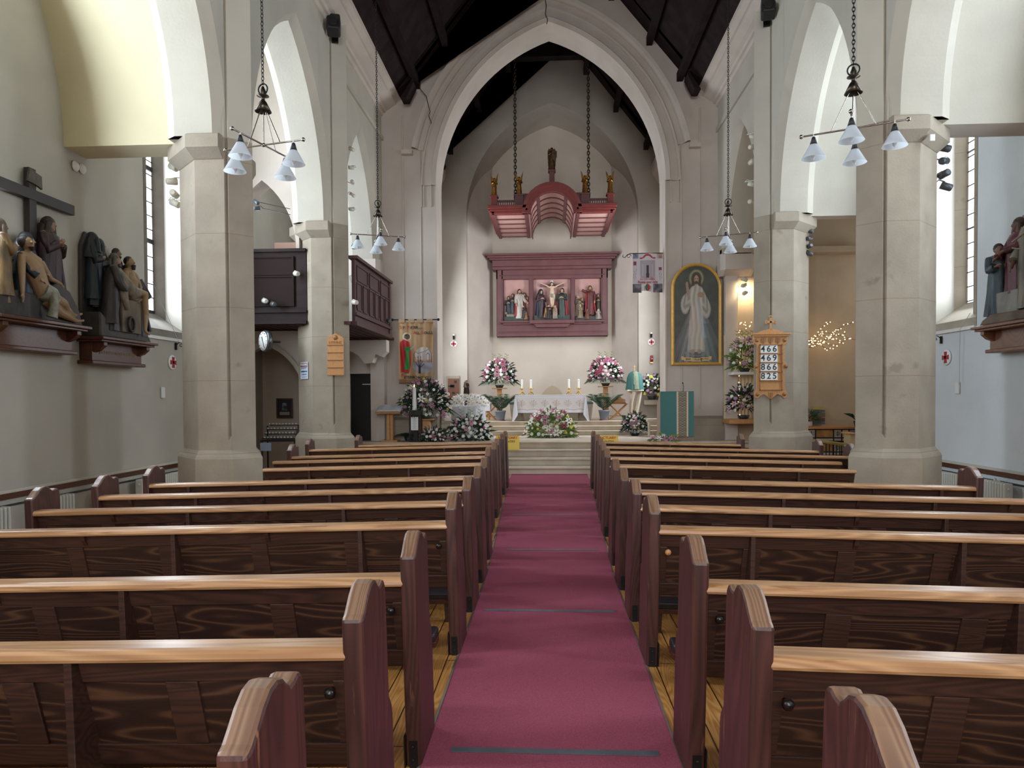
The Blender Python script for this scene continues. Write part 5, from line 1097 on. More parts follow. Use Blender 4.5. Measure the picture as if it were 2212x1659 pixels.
def leafmesh(n, rx, ry, rz, L, w, r, zoff=0, down=.15):
    m = MB()
    for i in range(n):
        a = r.uniform(0, 2*PI); e = math.asin(r.uniform(-down, 1)); d = V(math.cos(a)*math.cos(e), math.sin(a)*math.cos(e), math.sin(e))
        b = V(d.x*rx, d.y*ry, d.z*rz+zoff)*r.uniform(.45, .93); l = L*r.uniform(.6, 1.3); ww = w*r.uniform(.7, 1.2); s = d.cross(V(r.uniform(-1, 1), r.uniform(-1, 1), 1)).normalized()
        t = b+d*l*.55+V(0, 0, l*.05); m.add([b, t-s*ww*.5, t+s*ww*.5, b+d*l-V(0, 0, l*.18)], [(0, 1, 3), (0, 3, 2)], False)
    return m
def frond(m, b, d, L, droop, w=.16, n=12):
    b, d = V(*b), V(*d).normalized(); pts = []; s = d.cross(V(0, 0, 1)); s = s.normalized() if s.length > .05 else V(1, 0, 0)
    for i in range(n+1): t = i/n; pts.append(b+d*L*t+V(0, 0, -droop*t*t*L))
    m.tube(pts, [.006*(1-.7*i/n) for i in range(n+1)], 5)
    for i in range(2, n+1):
        p = pts[i]; f = (pts[i]-pts[i-1]).normalized(); ll = w*math.sin(PI*(.15+.8*i/n))+.03
        for q in (-1, 1):
            e = p+s*q*ll*.8+f*ll*.75-V(0, 0, ll*.25); mid = p*.5+e*.5; k = f*.014; m.add([p, mid+k, e, mid-k], [(0, 1, 2, 3)], False)
def arrangement(name, label, loc, rx, ry, rz, items, seed, leaves=120, base=None, leafm=None, zc=0, fronds=0, spikes=0, front=True, down=.1, size=1.0, fl=.42):
    t = thing(name, label, 'flowers', loc); r = random.Random(seed); items = [(a, b, max(2, int(n*.82)), c) for a, b, n, c in items]
    m = leafmesh(int(leaves*1.5), rx*1.02, ry, rz*1.02, .19, .05, r, 0, .35); m.v = [(x, y*(.35 if (front and y > 0) else 1), z+zc) for x, y, z in m.v]; m.build('foliage', leafm or GREEN_D, t)
    if fronds:
        m = MB()
        for k in range(fronds): a = PI*(-.1-.8*(k+.5)/fronds) if False else 2*PI*k/fronds+.3; frond(m, (math.cos(a)*rx*.3, math.sin(a)*ry*.3, zc-rz*.1), (math.cos(a), math.sin(a)*(.2 if math.sin(a) > 0 else 1), .15), rx*1.15, .5, fl*.4)
        m.build('palm_leaves', GREEN_D, t)
    if spikes:
        m = MB()
        for k in range(spikes):
            x = rx*(-.5+1.1*(k+.5)/spikes); pts = [V(x, 0, zc+rz*.6), V(x*1.25, 0, zc+rz*1.35)]; m.tube(pts, .005, 4)
            for q in range(7): c = pts[0].lerp(pts[1], .35+q*.1); sgn = 1 if q % 2 else -1; m.add([c, c+V(.03*sgn, -.01, .02), c+V(.075*sgn, 0, .045), c+V(.035*sgn, .01, .005)], [(0, 1, 2, 3)])
        m.build('leafy_sprigs', GREEN_L, t)
    pts = []
    for kind, col, n, sz in items:
        for k in range(n):
            best = None
            for _ in range(9):
                a = r.uniform(PI, 2*PI) if front else r.uniform(0, 2*PI); e = math.asin(r.uniform(-down, 1)); d = V(math.cos(a)*math.cos(e), math.sin(a)*math.cos(e), math.sin(e))
                q = V(d.x*rx*1.05, d.y*ry*1.12, d.z*rz*1.05+zc); ds = min([(q-o).length for o in pts] or [9])
                if best is None or ds > best[0]: best = (ds, q, d)
            _, q, d = best; pts.append(q)
            o = bpy.data.objects.new(kind, bloom(kind, col)); COL.objects.link(o); o.parent = t; o.location = q; s_ = size*sz*r.uniform(.85, 1.15); o.scale = (s_,)*3
            dd = (d+V(0, -.6, .1)).normalized(); o.rotation_euler = dd.to_track_quat('Z', 'Y').to_euler()
    if base: base(t)
    return t
WH, LI, PK, YE, DP, PP, GW_ = '#efefe8', '#a57e98', '#bd8aa0', '#d9cf62', '#8f3350', '#d3aeb4', '#a8b06a'
def dish(c, r0=.09, r1=.14, h=.09): 
    def f(t): m = MB(); m.lathe([(r0, 0), (r1, h), (r1-.015, h), (r0-.01, .015)], 20); m.build('bowl', c, t)
    return f
def plank_stand(name, label, loc, h, w0=.10, w1=.17, top=.19, mt=None):
    t = thing(name, label, 'pedestal', loc, group='wooden flower pedestals'); m = MB()
    m.loft([[V(x*w1, y*w1, 0) for x, y in ((-1, -1), (1, -1), (1, 1), (-1, 1))], [V(x*w0, y*w0, h-.03) for x, y in ((-1, -1), (1, -1), (1, 1), (-1, 1))]], smooth=False); m.build('column', mt or OAK, t, .005)
    m = MB(); m.box(-top, top, -top, top, h-.03, h); m.build('top_board', mt or OAK, t, .004); return t
# big arrangement left of the arch on its pedestal
P1 = PY(918, 905, 17.0); plank_stand('flower_pedestal', 'tapered wooden pedestal under the big flower arrangement by the left banner', (P1.x, 17.08, .6), P1.z-.6)
arrangement('flower_arrangement', 'largest pink and white flower arrangement, on a wooden pedestal by the left banner', (P1.x+.02, 17.08, P1.z), .56, .26, .58,
    [('lily', WH, 9, 1.2), ('carnation', WH, 14, 1.25), ('rose', LI, 14, 1.5), ('lily', '#a7789a', 8, 1.1), ('carnation', YE, 5, 1.2), ('bud', PP, 20, 1.5), ('daisy', WH, 8, 1.2), ('carnation', PK, 8, 1.2)], 3, 330, dish(GREEN_D), zc=.36, fronds=9, down=.45)
# floor arrangements on the left
Q = PY(1015, 945, 17.3); arrangement('flower_arrangement', 'wide white and pink floor arrangement in front of the draped statue table', (Q.x, 17.25, .6), .52, .3, .50,
    [('carnation', WH, 22, 1.3), ('chrysanthemum', WH, 12, 1.2), ('daisy', '#d3d6e2', 22, 1.2), ('lily', PK, 8, 1.0), ('rose', PK, 6, 1.4), ('rose', DP, 2, 1.2), ('bud', GW_, 8, 1.2)], 5, 300, dish(GREEN_D), zc=.08, spikes=3, down=.05)
Q = PY(937, 948, 17.0); arrangement('flower_arrangement', 'small pink and white floor arrangement beside the tall candle stand', (Q.x, 16.9, .6), .26, .2, .24,
    [('carnation', WH, 14, 1.2), ('rose', PP, 8, 1.3), ('bud', PP, 16, 1.5), ('lily', '#8d5a74', 4, .9)], 8, 120, dish(GREEN_D), zc=.05, down=0)
t = thing('potted_palm', 'dark low palm on the sanctuary floor by the book stand', 'plant', (PY(880, 945, 17.1).x, 17.2, .6)); m = MB()
for k in range(11): a = 2*PI*k/11; frond(m, (0, 0, .08), (math.cos(a), math.sin(a)*.6, .7), .42, .5, .10)
m.build('fronds', GREEN_D, t); m = MB(); m.lathe([(.07, 0), (.10, .12), (.09, .12), (.06, .02)], 16); m.build('pot', BLACK, t)
# central arrangement before the altar
Q = PY(1190, 942, 18.55)
def whitebowl(t): m = MB(); m.lathe([(.12, 0), (.24, .07), (.22, .07), (.11, .015)], 24); m.build('white_bowl', PAPER, t)
arrangement('flower_arrangement', 'low wide white, yellow and pink arrangement in front of the altar', (Q.x, 18.5, .6), .64, .3, .62,
    [('lily', WH, 9, 1.4), ('carnation', WH, 16, 1.5), ('chrysanthemum', WH, 8, 1.4), ('daisy', WH, 14, 1.3), ('chrysanthemum', YE, 9, 1.2), ('lily', PK, 9, 1.3), ('lily', DP, 4, 1.3), ('bud', GW_, 16, 1.6), ('daisy', GW_, 8, 1.3)], 11, 420, whitebowl, GREEN_L, zc=.08, fronds=16, down=.0, fl=.6)
# pedestals left and right of the altar
for px, pt, fx, l, seed, ly in ((1079, 838, -.0, 'white and pink arrangement on the tall pedestal left of the altar', 13, GREEN), (1308, 834, 0, 'pink and white arrangement on the tall pedestal right of the altar', 17, GREEN)):
    Q = PY(px, pt, 21.6); plank_stand('flower_pedestal', 'slim wooden pedestal standing %s of the altar behind a potted palm' % ('left' if px < 1190 else 'right'), (Q.x, 21.6, .96), Q.z-.96, .07, .09, .22)
    arrangement('flower_arrangement', l, (Q.x, 21.6, Q.z), .44, .28, .52, [('carnation', WH, 18, 1.5), ('chrysanthemum', WH, 10, 1.5), ('rose', PP, 8, 1.9), ('lily', '#a05a76', 12 if px < 1190 else 16, 1.3), ('bud', PP, 14, 1.8), ('lily', DP, 3 if px < 1190 else 6, 1.2)], seed, 260, dish(BLACK), GREEN_D, zc=.33, fronds=14, spikes=3, down=.3, fl=.6)
    Q = PY(px+(2 if px < 1190 else -3), 910, 20.75); t = thing('potted_palm', 'palm in a blue grey pot %s of the altar' % ('left' if px < 1190 else 'right'), 'plant', (Q.x, 20.75, .96), group='palms in blue grey pots')
    m = MB(); m.lathe([(.11, 0), (.155, .26), (.165, .26), (.165, .30), (.145, .30), (.1, .03)], 24); m.build('pot', mat('bluegrey_pot', '#76808f', rough=.5), t); m = MB(); m.lathe([(.14, -.0), (.14, .025), (.1, .03)], 20); m.build('saucer', mat('terracotta', '#8b4b3a', rough=.7), t)
    m = MB(); r = random.Random(px)
    for k in range(15): a = 2*PI*k/15+r.random(); frond(m, (0, 0, .25), (math.cos(a)*.55, math.sin(a)*.45, 1.0), r.uniform(.75, 1.15), .42, .26, 14)
    m.build('fronds', GREEN_D, t)
# arrangement on the wall shelf by the tabernacle
Q = PY(1407, 862, 21.7)
t = thing('wall_shelf', 'stone shelf projecting from the chancel wall under a flower arrangement', 'shelf', (Q.x, 21.8, Q.z-.16)); m = MB(); m.box(-.24, .24, -.3, 0, -.02, .14); m.build('slab', STONE, t, .01); m = MB(); m.box(-.22, .22, -.03, 0, .15, .86); m.box(-.15, .15, -.05, -.03, .25, .76); m.build('niche_surround', STONE, t, .005)
arrangement('flower_arrangement', 'yellow, white and mauve arrangement on a stone wall shelf beside the green veil', (Q.x, 21.55, Q.z), .31, .14, .42, [('carnation', WH, 12, 1.4), ('rose', LI, 12, 1.6), ('chrysanthemum', YE, 9, 1.5), ('daisy', WH, 8, 1.4), ('bud', PP, 8, 1.5)], 19, 200, dish(BLACK), zc=.3, down=.4)
Q = PY(1371, 930, 19.2); arrangement('flower_arrangement', 'small white and mauve floor arrangement right of the altar steps', (Q.x, 19.15, .6), .29, .2, .30, [('carnation', WH, 20, 1.2), ('daisy', WH, 10, 1.3), ('lily', LI, 7, 1.0), ('rose', PP, 5, 1.3), ('bud', PP, 8, 1.4)], 23, 190, dish(BLACK), zc=.26, fronds=6, down=.5)
Q = PY(1425, 950, 16.7); arrangement('flower_spray', 'loose pink lilies lying at the foot of the green draped lectern', (Q.x+.08, 16.66, .6), .30, .05, .10, [('lily', PK, 5, 1.0), ('lily', WH, 3, 1.0)], 29, 26, None, GREEN_L, zc=.03, down=0)
# ------------------------------------------------------------------ altar
CLOTH = mat('linen', '#d6d6dc', rough=.85); 
AX, AY = .045, 20.72; zt_ = PY(1190, 854, AY-.1).z
t = thing('altar', 'stone altar on two blocks below a white cloth', 'altar', (AX, AY, .96)); hA = zt_-.96
m = MB(); m.box(-.98, .98, -.38, .38, hA-.12, hA-.01); m.build('slab', STONE, t, .01)
for s in (-1, 1): m = MB(); m.loft([[V(s*.60+x*.16, y*.28, 0) for x, y in ((-1, -1), (1, -1), (1, 1), (-1, 1))], [V(s*.66+x*.20, y*.30, hA-.12) for x, y in ((-1, -1), (1, -1), (1, 1), (-1, 1))]], smooth=False); m.build('leg_block', STONE, t, .008)
m = MB(); m.box(-.35, .5, .0, .08, 0, hA-.15); m.build('back_panel', mat('reddish_stone', '#7d5a4e', rough=.7), t)
def altc(u, v):      # v 0 bottom .. 1 top
    base = hexc('#d3d2da')
    x = (u*6) % 1-.5; y = (v-.52)*1.6
    if .25 < v < .86:
        d = abs(x)+abs(y-.05)*1.1; st = math.sin(9*math.atan2(y, x)+6*d)
        if d < .42 and st > .15 and .08 < d: return lerp(base, hexc('#b19a8c'), .75)
        if abs(x) < .03 and -.3 < y < .25: return lerp(base, hexc('#9c8878'), .8)
        base = lerp(base, hexc('#c9b9ae'), .35)
    if abs(v-(.16+.05*abs(math.sin(u*PI*6)))) < .022: return hexc('#b9a48c')
    return base
cl = thing('altar_cloth', 'white embroidered cloth draped over the altar with pointed side falls', 'altar cloth', (AX, AY, .96+hA))
grid('front_fall', 1.98, .50, 200, 40, altc, vmat('cloth_print'), cl, (0, -.40, -.50), wave=lambda u, v: .006*math.sin(u*40)*(1-v))
m = MB(); m.box(-1.0, 1.0, -.405, .40, -.008, .012); m.build('top_cloth', CLOTH, cl, .004)
for s in (-1, 1):
    m = MB(); P = [(-.40, 0), (.40, 0), (.36, -.5), (.1, -.62), (-.30, -.62), (-.46, -.80), (-.47, -.5)]; vs = []
    for k, (y, z) in enumerate(P): vs.append((s*(1.0+(-z)*.12), y, z))
    vs2 = [(x+s*.012, y, z) for x, y, z in vs]; n = len(P)
    m.add(vs+vs2, [tuple(range(n)), tuple(range(n, 2*n))]+[(i, (i+1) % n, (i+1) % n+n, i+n) for i in range(n)])
    m.add([(s*.99, -.405, 0), (s*1.06, -.44, -.5), (s*1.09, -.47, -.80), (s*.93, -.45, -.55)], [(0, 1, 2, 3)]); m.build('side_fall', CLOTH, cl)
WAX = mat('wax', '#e6e2da', rough=.4); 
for px, l in ((1128, 'outer left'), (1147, 'inner left'), (1229, 'inner right'), (1250, 'outer right')):
    x = PY(px, 852, AY-.1).x; t = thing('altar_candlestick', 'brass candlestick with tall white candle, %s end of the altar' % l, 'candlestick', (x, AY-.1, .96+hA+.013), group='candlesticks on the altar')
    m = MB()
    for k in range(3): a = 2*PI*k/3-.5; m.tube([(math.cos(a)*.085, math.sin(a)*.085, .012), (math.cos(a)*.05, math.sin(a)*.05, .05), (0, 0, .10)], [.014, .012, .016], 6); m.ball((math.cos(a)*.085, math.sin(a)*.085, .012), .014, 6)
    m.lathe([(.02, .08), (.028, .11), (.016, .13), (.03, .16), (.07, .185), (.072, .195), (.03, .19), (.02, .21)], 16); m.build('stick', BRASS, t)
    m = MB(); m.lathe([(.026, .19), (.026, .40)], 14); m.build('candle', WAX, t); m = MB(); m.lathe([(.026, .40), (.031, .405), (.031, .44), (.020, .45), (.008, .45)], 14); m.build('candle_follower', mat('clear_glass', '#dfe3e6', rough=.15), t)
m = MB(); m.prism([(-.16, 0), (.16, 0), (.16, .12), (-.16, .12)], 0, .02, 'y'); m.v = [(x, y+(z*.3), z) for x, y, z in m.v]
# stone seats by the altar with green cushions
for s in (-1, 1):
    Q = PY(1119 if s < 0 else 1263, 909, 21.25); t = thing('stone_stool', 'pale stone seat with green cushion %s of the altar' % ('left' if s < 0 else 'right'), 'seat', (Q.x, 21.42, .96), group='stone seats by the altar')
    m = MB(); m.loft([[V(x*.19, y*.2, 0) for x, y in ((-1, -1), (1, -1), (1, 1), (-1, 1))], [V(x*.25, y*.22, .47) for x, y in ((-1, -1), (1, -1), (1, 1), (-1, 1))]], smooth=False); m.build('base', STEP, t, .008)
    m = MB(); m.box(-.24, .24, .1, .2, .53, .74); m.build('back', STEP, t, .02); m = MB(); m.box(-.255, .255, -.22, .2, .475, .53); m.build('cushion', mat('green_cloth', '#4d7670', rough=.8), t, .015)
# folding stools
def stool(px, Y, l, w=.22):
    Q = PY(px, 911, Y); t = thing('folding_stool', l, 'stool', (Q.x, Y, .96), group='wooden X frame stools')
    for y in (-.16, .16):
        for s in (-1, 1): m = MB(); m.tube([(s*w, y, 0), (s*.10, y, .12), (-s*.10, y, .32), (-s*w, y, .46)], .018, 6); m.build('leg', OAK, t)
    m = MB(); m.box(-w-.02, w+.02, -.2, .2, .46, .485); m.build('seat_frame', OAK, t, .006); m = MB(); m.box(-w+.02, w-.02, -.18, .18, .485, .50); m.build('seat_pad', mat('pad_dark', '#2d2424'), t, .006); m = MB(); m.box(-w, w, -.01, .01, .10, .13); m.build('stretcher', OAK, t); return t
stool(1056, 21.3, 'wooden X frame stool left of the altar by the palm'); s2 = stool(1335, 21.3, 'wooden X frame stool with carved back, right of the altar', .25)
m = MB(); m.prism([(-.2, .5), (.24, .5), (.24, .60), (.12, .64), (.1, .70), (.0, .70), (-.02, .62), (-.2, .58)], .16, .19, 'y'); m.build('back', OAK, s2, .004)
Q = PY(1044, 872, 21.3); t = thing('credenza', 'small side table with a white lace cloth left of the altar', 'table', (Q.x, 21.3, .96)); m = MB(); m.box(-.2, .2, -.18, .18, .5, .53)
m.build('tabletop', OAK, t); 
for x in (-.17, .17): m = MB(); m.box(x-.02, x+.02, -.15, -.11, 0, .5); m.build('leg', OAK, t); m = MB(); m.box(x-.02, x+.02, .11, .15, 0, .5); m.build('leg', OAK, t)
o = MB(); o.box(-.22, .22, -.20, .20, .53, .54); o.box(-.22, .22, -.205, -.2, .28, .54); o.box(.215, .225, -.2, .2, .22, .54); tag(o.build('table_cloth', CLOTH, loc=(Q.x, 21.3, .962)), 'white lace cloth on the small side table left of the altar', 'cloth')
# draped statue table, flower ring, statue
Q = PY(1012, 945, 18.1); TX = Q.x; zt2 = PY(1010, 877, 18.1).z
m = MB(); m.lathe([(.50, 0), (.47, .1), (.44, .5), (.42, zt2-.62), (.41, zt2-.6)], 60, fold=.03, nf=19); tag(m.build('draped_table', mat('drape_white', '#cdcdd2', rough=.85), loc=(TX, 18.1, .6)), 'round table covered to the floor by a white gathered cloth', 'table')
arrangement('flower_mound', 'ring shaped mound of white flowers with a yellow centre on the draped table', (TX, 18.1, zt2), .46, .40, .20, [('lily', '#f0f2ef', 52, 1.0), ('lily', '#efeeda', 14, .9), ('daisy', '#f0f2f3', 36, 1.2)], 31, 40, None, mat('pale_net', '#e2e6e2', rough=.8), zc=.06, down=.0, front=False)
fm = bpy.data.objects['flower_mound']
for k in range(14): o = bpy.data.objects.new('chrysanthemum', bloom('chrysanthemum', '#e6d46a')); COL.objects.link(o); o.parent = fm; o.location = (math.cos(k*2.4)*.028*k**.6*1.4, math.sin(k*2.4)*.028*k**.6*1.2, .275-.002*k); o.rotation_euler = (R(35), 0, k)
Q = PY(1008, 855, 18.1)
t = thing('saint_statue', 'small statue of a friar in a brown habit holding a child, above white flowers', 'statue', (Q.x, 18.1, zt2+.235)); m = MB(); m.lathe([(.06, -.22), (.06, 0), (.01, 0)], 12); m.build('base', mat('statue_base', '#4a3a30'), t)
figure(t, (0, 0, 0), .43, 0, '#3c2a22', '#b08d72', '#2c211b', hairlong=False, cloak='#43302a', arms=(((-.15, -.05, .6), (-.07, -.14, .64)), ((.14, -.05, .6), (.02, -.14, .58)))); figure(t, (-.03, -.07, .24), .17, 0, '#a98a6c', '#c09a7c', '#5a4030', hairlong=False, name='child_figure', detail=0)
# paschal candle, stand and notice
Q = PY(898, 886, 16.76); t = thing('candle_stand', 'tall black stand with a printed notice by the big flowers', 'stand', (Q.x, 16.76, .6)); hC = Q.z-.6
m = MB()
for x in (-.12, .12):
    for y in (-.12, .12): m.box(x-.015, x+.015, y-.015, y+.015, 0, hC-.1)
m.box(-.14, .14, -.14, .14, 0, .04); m.box(-.05, .05, -.05, .05, .04, hC-.1); m.build('frame', IRON, t); m = MB(); m.box(-.145, .145, -.145, .145, hC-.12, hC); m.build('top_block', mat('black_red', '#241c1e'), t, .006)
m = MB(); m.box(-.085, .085, -.165, -.155, hC-.47, hC-.16); n_ = m.build('notice', PAPER, t)
m = MB()
for k in range(13): w = .055-.012*((k*7) % 3); m.box(-w, w, -.167, -.165, hC-.195-k*.02, hC-.19-k*.02)
m.build('notice_text', mat('text_grey', '#6d6f78'), n_)
c_ = thing('paschal_candle', 'thick tall lit white candle on the black stand', 'candle', (Q.x-.03, 16.76, Q.z)); m = MB(); m.lathe([(.055, 0), (.045, .3), (.043, .53), (.030, .54), (.004, .53)], 20); m.build('wax', WAX, c_)
m = MB(); m.lathe([(.004, .55), (.012, .565), (.009, .59), (.001, .615)], 10); m.build('flame', mat('flame', '#ffd9a0', emit=12, ecol='#ffc073'), c_)
# book stand
Q = PY(843, 882, 16.9); t = thing('book_stand', 'wooden pedestal book stand left of the tall candle', 'stand', (Q.x, 16.9, .6)); hB = Q.z-.6-.03
for x in (-.045, .035): m = MB(); m.box(x-.035, x+.035, -.05, .05, .03, hB-.02); m.build('post', OAK, t, .004)
m = MB(); m.box(-.2, .2, -.18, .18, 0, .04); m.build('base', OAK, t, .006); m = MB(); m.box(-.32, .28, -.25, .20, -.02, .01, M=Matrix.Translation((0, 0, hB)) @ Matrix.Rotation(R(18), 4, 'X')); m.build('book_rest', OAK, t, .004)
b_ = thing('open_book', 'large open book lying on the wooden book stand', 'book', (Q.x, 16.9, .6+hB+.02), (R(18), 0, 0))
for s in (-1, 1): m = MB(); m.prism([(0, .0), (s*.29, .0), (s*.29, .02), (s*.15, .045), (0, .03)], -.21, .18, 'y'); m.build('page_block', mat('page', '#c9cbd0', '#b5b8bf', 60, .8), b_)
# lectern with green fall and microphone
Q = PY(1461, 846, 16.95); t = thing('lectern', 'tan stone lectern with sloping side, right of the aisle', 'lectern', (Q.x, 16.95, .6)); hL = Q.z-.6
m = MB(); m.prism([(-.05, 0), (.48, 0), (.48, hL-.30), (.02, hL-.02), (-.05, hL-.02)], -.385, .40, 'x'); m.build('body', mat('lectern_tan', '#8d7666', rough=.7), t, .006)
f_ = thing('lectern_fall', 'sea green lectern cloth with a patterned centre band edged in cream', 'cloth', (Q.x, 16.95, .6))
def fall(u, v):
    if .49 < u < .535 or .79 < u < .835: return hexc('#d9c0a2')
    if .535 <= u <= .79:
        x = (u-.535)/.255; a = abs(math.sin(x*PI*2))*.5; b = abs(math.sin(v*PI*9+.5)); c = abs(math.sin((x*2+v*18)*PI))*abs(math.sin((x*2-v*18)*PI))
        return lerp(hexc('#6a6355'), hexc('#938a78'), c*1.3 if b > .2 else .9)
    return hexc('#467673')
grid('green_cloth', .78, hL-.10, 150, 260, fall, vmat('cloth_print'), f_, (0, -.075, .10), wave=lambda u, v: .008*math.sin(u*9)*(1-v)-.008)
m = MB(); m.box(-.39, .39, -.075, .05, hL-.005, hL+.006); m.build('top_flap', mat('sea_green', '#34605c', rough=.85), f_)
m = MB(); m.tube([V(.17, .05, hL), V(.185, .05, hL+.1), V(.17, .04, hL+.18), V(.155, .02, hL+.20)], .005, 6); m.ball((.15, .01, hL+.2), .018, 8); tag(m.build('microphone', BLACK, loc=(Q.x, 16.95, .6)), 'thin black gooseneck microphone on the green draped lectern', 'microphone')
# benches at both sides
def bench(xa, xb, Y, l, mt, back=False, fl=.6):
    t = thing('stone_bench', l, 'bench', ((xa+xb)/2, Y, fl), group='pale curved leg benches'); w = (xb-xa)/2
    m = MB(); m.box(-w, w, -.18, .18, .40, .47); m.build('seat', mt, t, .012)
    if back: m = MB(); m.box(-w, -w+.04, -.15, .15, .47, .86); m.build('side_panel', mt, t, .01); m = MB(); m.box(-w, w, -.17, -.13, .28, .40); m.build('apron', mt, t, .006)
    for x in ([-w+.05, w-.08] if back else [-w+.06, 0, w-.06]):
        m = MB(); m.prism([(-.16, .40), (.16, .40), (.10, .22), (.14, 0), (-.06, 0), (-.02, .2)], x-.02, x+.03, 'x'); m.build('leg', mt, t, .006)
    return t
CRM = mat('cream_stone', '#c4b8a4', rough=.6)
bench(PY(943, 920, 17.7).x+.1, PY(974, 920, 17.7).x+.12, 18.0, 'cream stone chair with side panel between the candle stand and draped table', CRM, True)
bench(PY(1398, 920, 18.6).x, PY(1450, 920, 18.6).x, 18.7, 'cream curved leg bench behind the green draped lectern', CRM)
# tabernacle on twisted stone pillar
Q = PY(1371, 842, 21.0); t = thing('tabernacle_pillar', 'pale stone pillar of crossing strips carrying the green veiled tabernacle', 'pillar', (Q.x, 21.0, .6)); hT = Q.z-.6
for k in range(3): a = 2*PI*k/3; m = MB(); m.tube([(math.cos(a)*.16, math.sin(a)*.14, 0), (math.cos(a+.7)*.12, math.sin(a+.7)*.1, hT*.4), (math.cos(a+1.6)*.12, math.sin(a+1.6)*.1, hT*.7), (math.cos(a+2.4)*.18, math.sin(a+2.4)*.16, hT-.04)], .055, 4, smooth=False); m.build('stone_strip', CRM, t)
m = MB(); m.box(-.24, .24, -.2, .2, hT-.04, hT); m.build('top_slab', CRM, t, .006)
v_ = thing('tabernacle', 'domed tabernacle under a sea green veil with a small cross', 'tabernacle', (Q.x, 21.0, Q.z)); m = MB(); m.lathe([(.27, .0), (.245, .15), (.22, .35), (.17, .47), (.09, .535), (.005, .55)], 48, fold=.035, nf=12, sy=.9); m.build('veil', mat('sea_green', '#34605c', rough=.85), v_)
m = MB(); m.lathe([(.285, .01), (.25, .15), (.23, .35), (.18, .475), (.10, .54), (.01, .556)], 48, fold=.02, nf=12, sy=.93, caps=False); keep = [i for i, f in enumerate(m.f) if all(m.v[j][1] < -.12 or (m.v[j][2] > .5) for j in f) and all(abs(m.v[j][0]-.02) < .09 for j in f)]
m.f = [m.f[i] for i in keep]; m.sm = [True]*len(keep); m.mi = [0]*len(keep); m.build('veil_band', mat('veil_band', '#5f6a58', '#7d8069', 40, .8), v_)
m = MB(); m.tube([(0, 0, .55), (0, 0, .72)], .006, 6); m.tube([(-.045, 0, .665), (.045, 0, .665)], .006, 6); m.build('cross', BRASS, v_)
Q = PY(1408, 775, 21.75); t = thing('sanctuary_lamp', 'small red glass lamp on a wall bracket beneath the right red cross', 'lamp', Q); m = MB(); m.lathe([(.035, -.10), (.042, -.09), (.042, .09), (.036, .10)], 14); m.build('red_glass', mat('red_glass', '#6b1420', rough=.2), t); m = MB(); m.box(-.05, .03, -.02, .05, -.13, -.10); m.build('bracket', BRASS, t); m = MB(); m.ball((0, -.042, .0), .010, 6); m.build('flame_glow', mat('glow', '#ff8a7a', emit=6, ecol='#ff7a6a'), t)
# wall safe door left
p0, p1 = PY(965, 868, 21.78), PY(993, 812, 21.78); w = p1.x-p0.x; h = p1.z-p0.z
t = thing('aumbry', 'small oak cupboard door with black hinges set in the left chancel wall', 'cupboard', ((p0.x+p1.x)/2, 21.78, p0.z)); m = MB(); m.box(-w/2, w/2, -.03, .02, -.05, h); m.build('stone_surround', STONE, t, .004); m = MB(); m.box(-w/2+.05, w/2-.02, -.05, -.03, -.05, h-.08); d_ = m.build('door', mat('aumbry_oak', '#5f3219', '#6d3c20', 4, .5), t, .004)
m = MB(); m.box(-w/2+.05, w/2-.16, -.06, -.05, h*.58, h*.63); m.box(-w/2+.12, w/2-.16, -.06, -.05, h*.54, h*.67); m.box(-w/2+.05, w/2-.16, -.06, -.05, h*.08, h*.13); m.box(-w/2+.12, w/2-.14, -.06, -.05, h*.04, h*.17); m.box(w/2-.09, w/2-.065, -.06, -.05, h*.33, h*.37); m.box(-.03, .06, -.056, -.05, h*.3, h*.38); m.box(.04, .12, -.056, -.05, h*.72, h*.82); m.build('hinges', IRON, d_)
# sanctuary signs
YEL = mat('sign_yellow', '#e8c417', rough=.4); ORG = mat('sign_red_text', '#c02a1c')
for px, l in ((1096, 'yellow sanctuary sign standing left of the aisle behind the front pew'), (1310, 'yellow sanctuary sign standing right of the aisle behind the front pew')):
    Q = PY(px, 941, 16.05); t = thing('sanctuary_sign', l, 'sign', (Q.x, 16.09, .45+.001), (R(-8), 0, 0), 'yellow sanctuary signs'); hS = Q.z-.45
    m = MB(); m.box(-.27, .27, 0, .012, 0, hS); m.build('board', YEL, t, .004); text('lettering', 'SANCTUARY', .082, ORG, t, (0, -.003, hS-.055), ext=.001, bold=.002, sx=.93); text('lettering', 'NO ENTRY', .07, INK, t, (0, -.003, hS-.14), ext=.001, bold=.001)
    m = MB(); m.box(-.25, .25, .012, .08, 0, .02); m.build('foot', IRON, t)

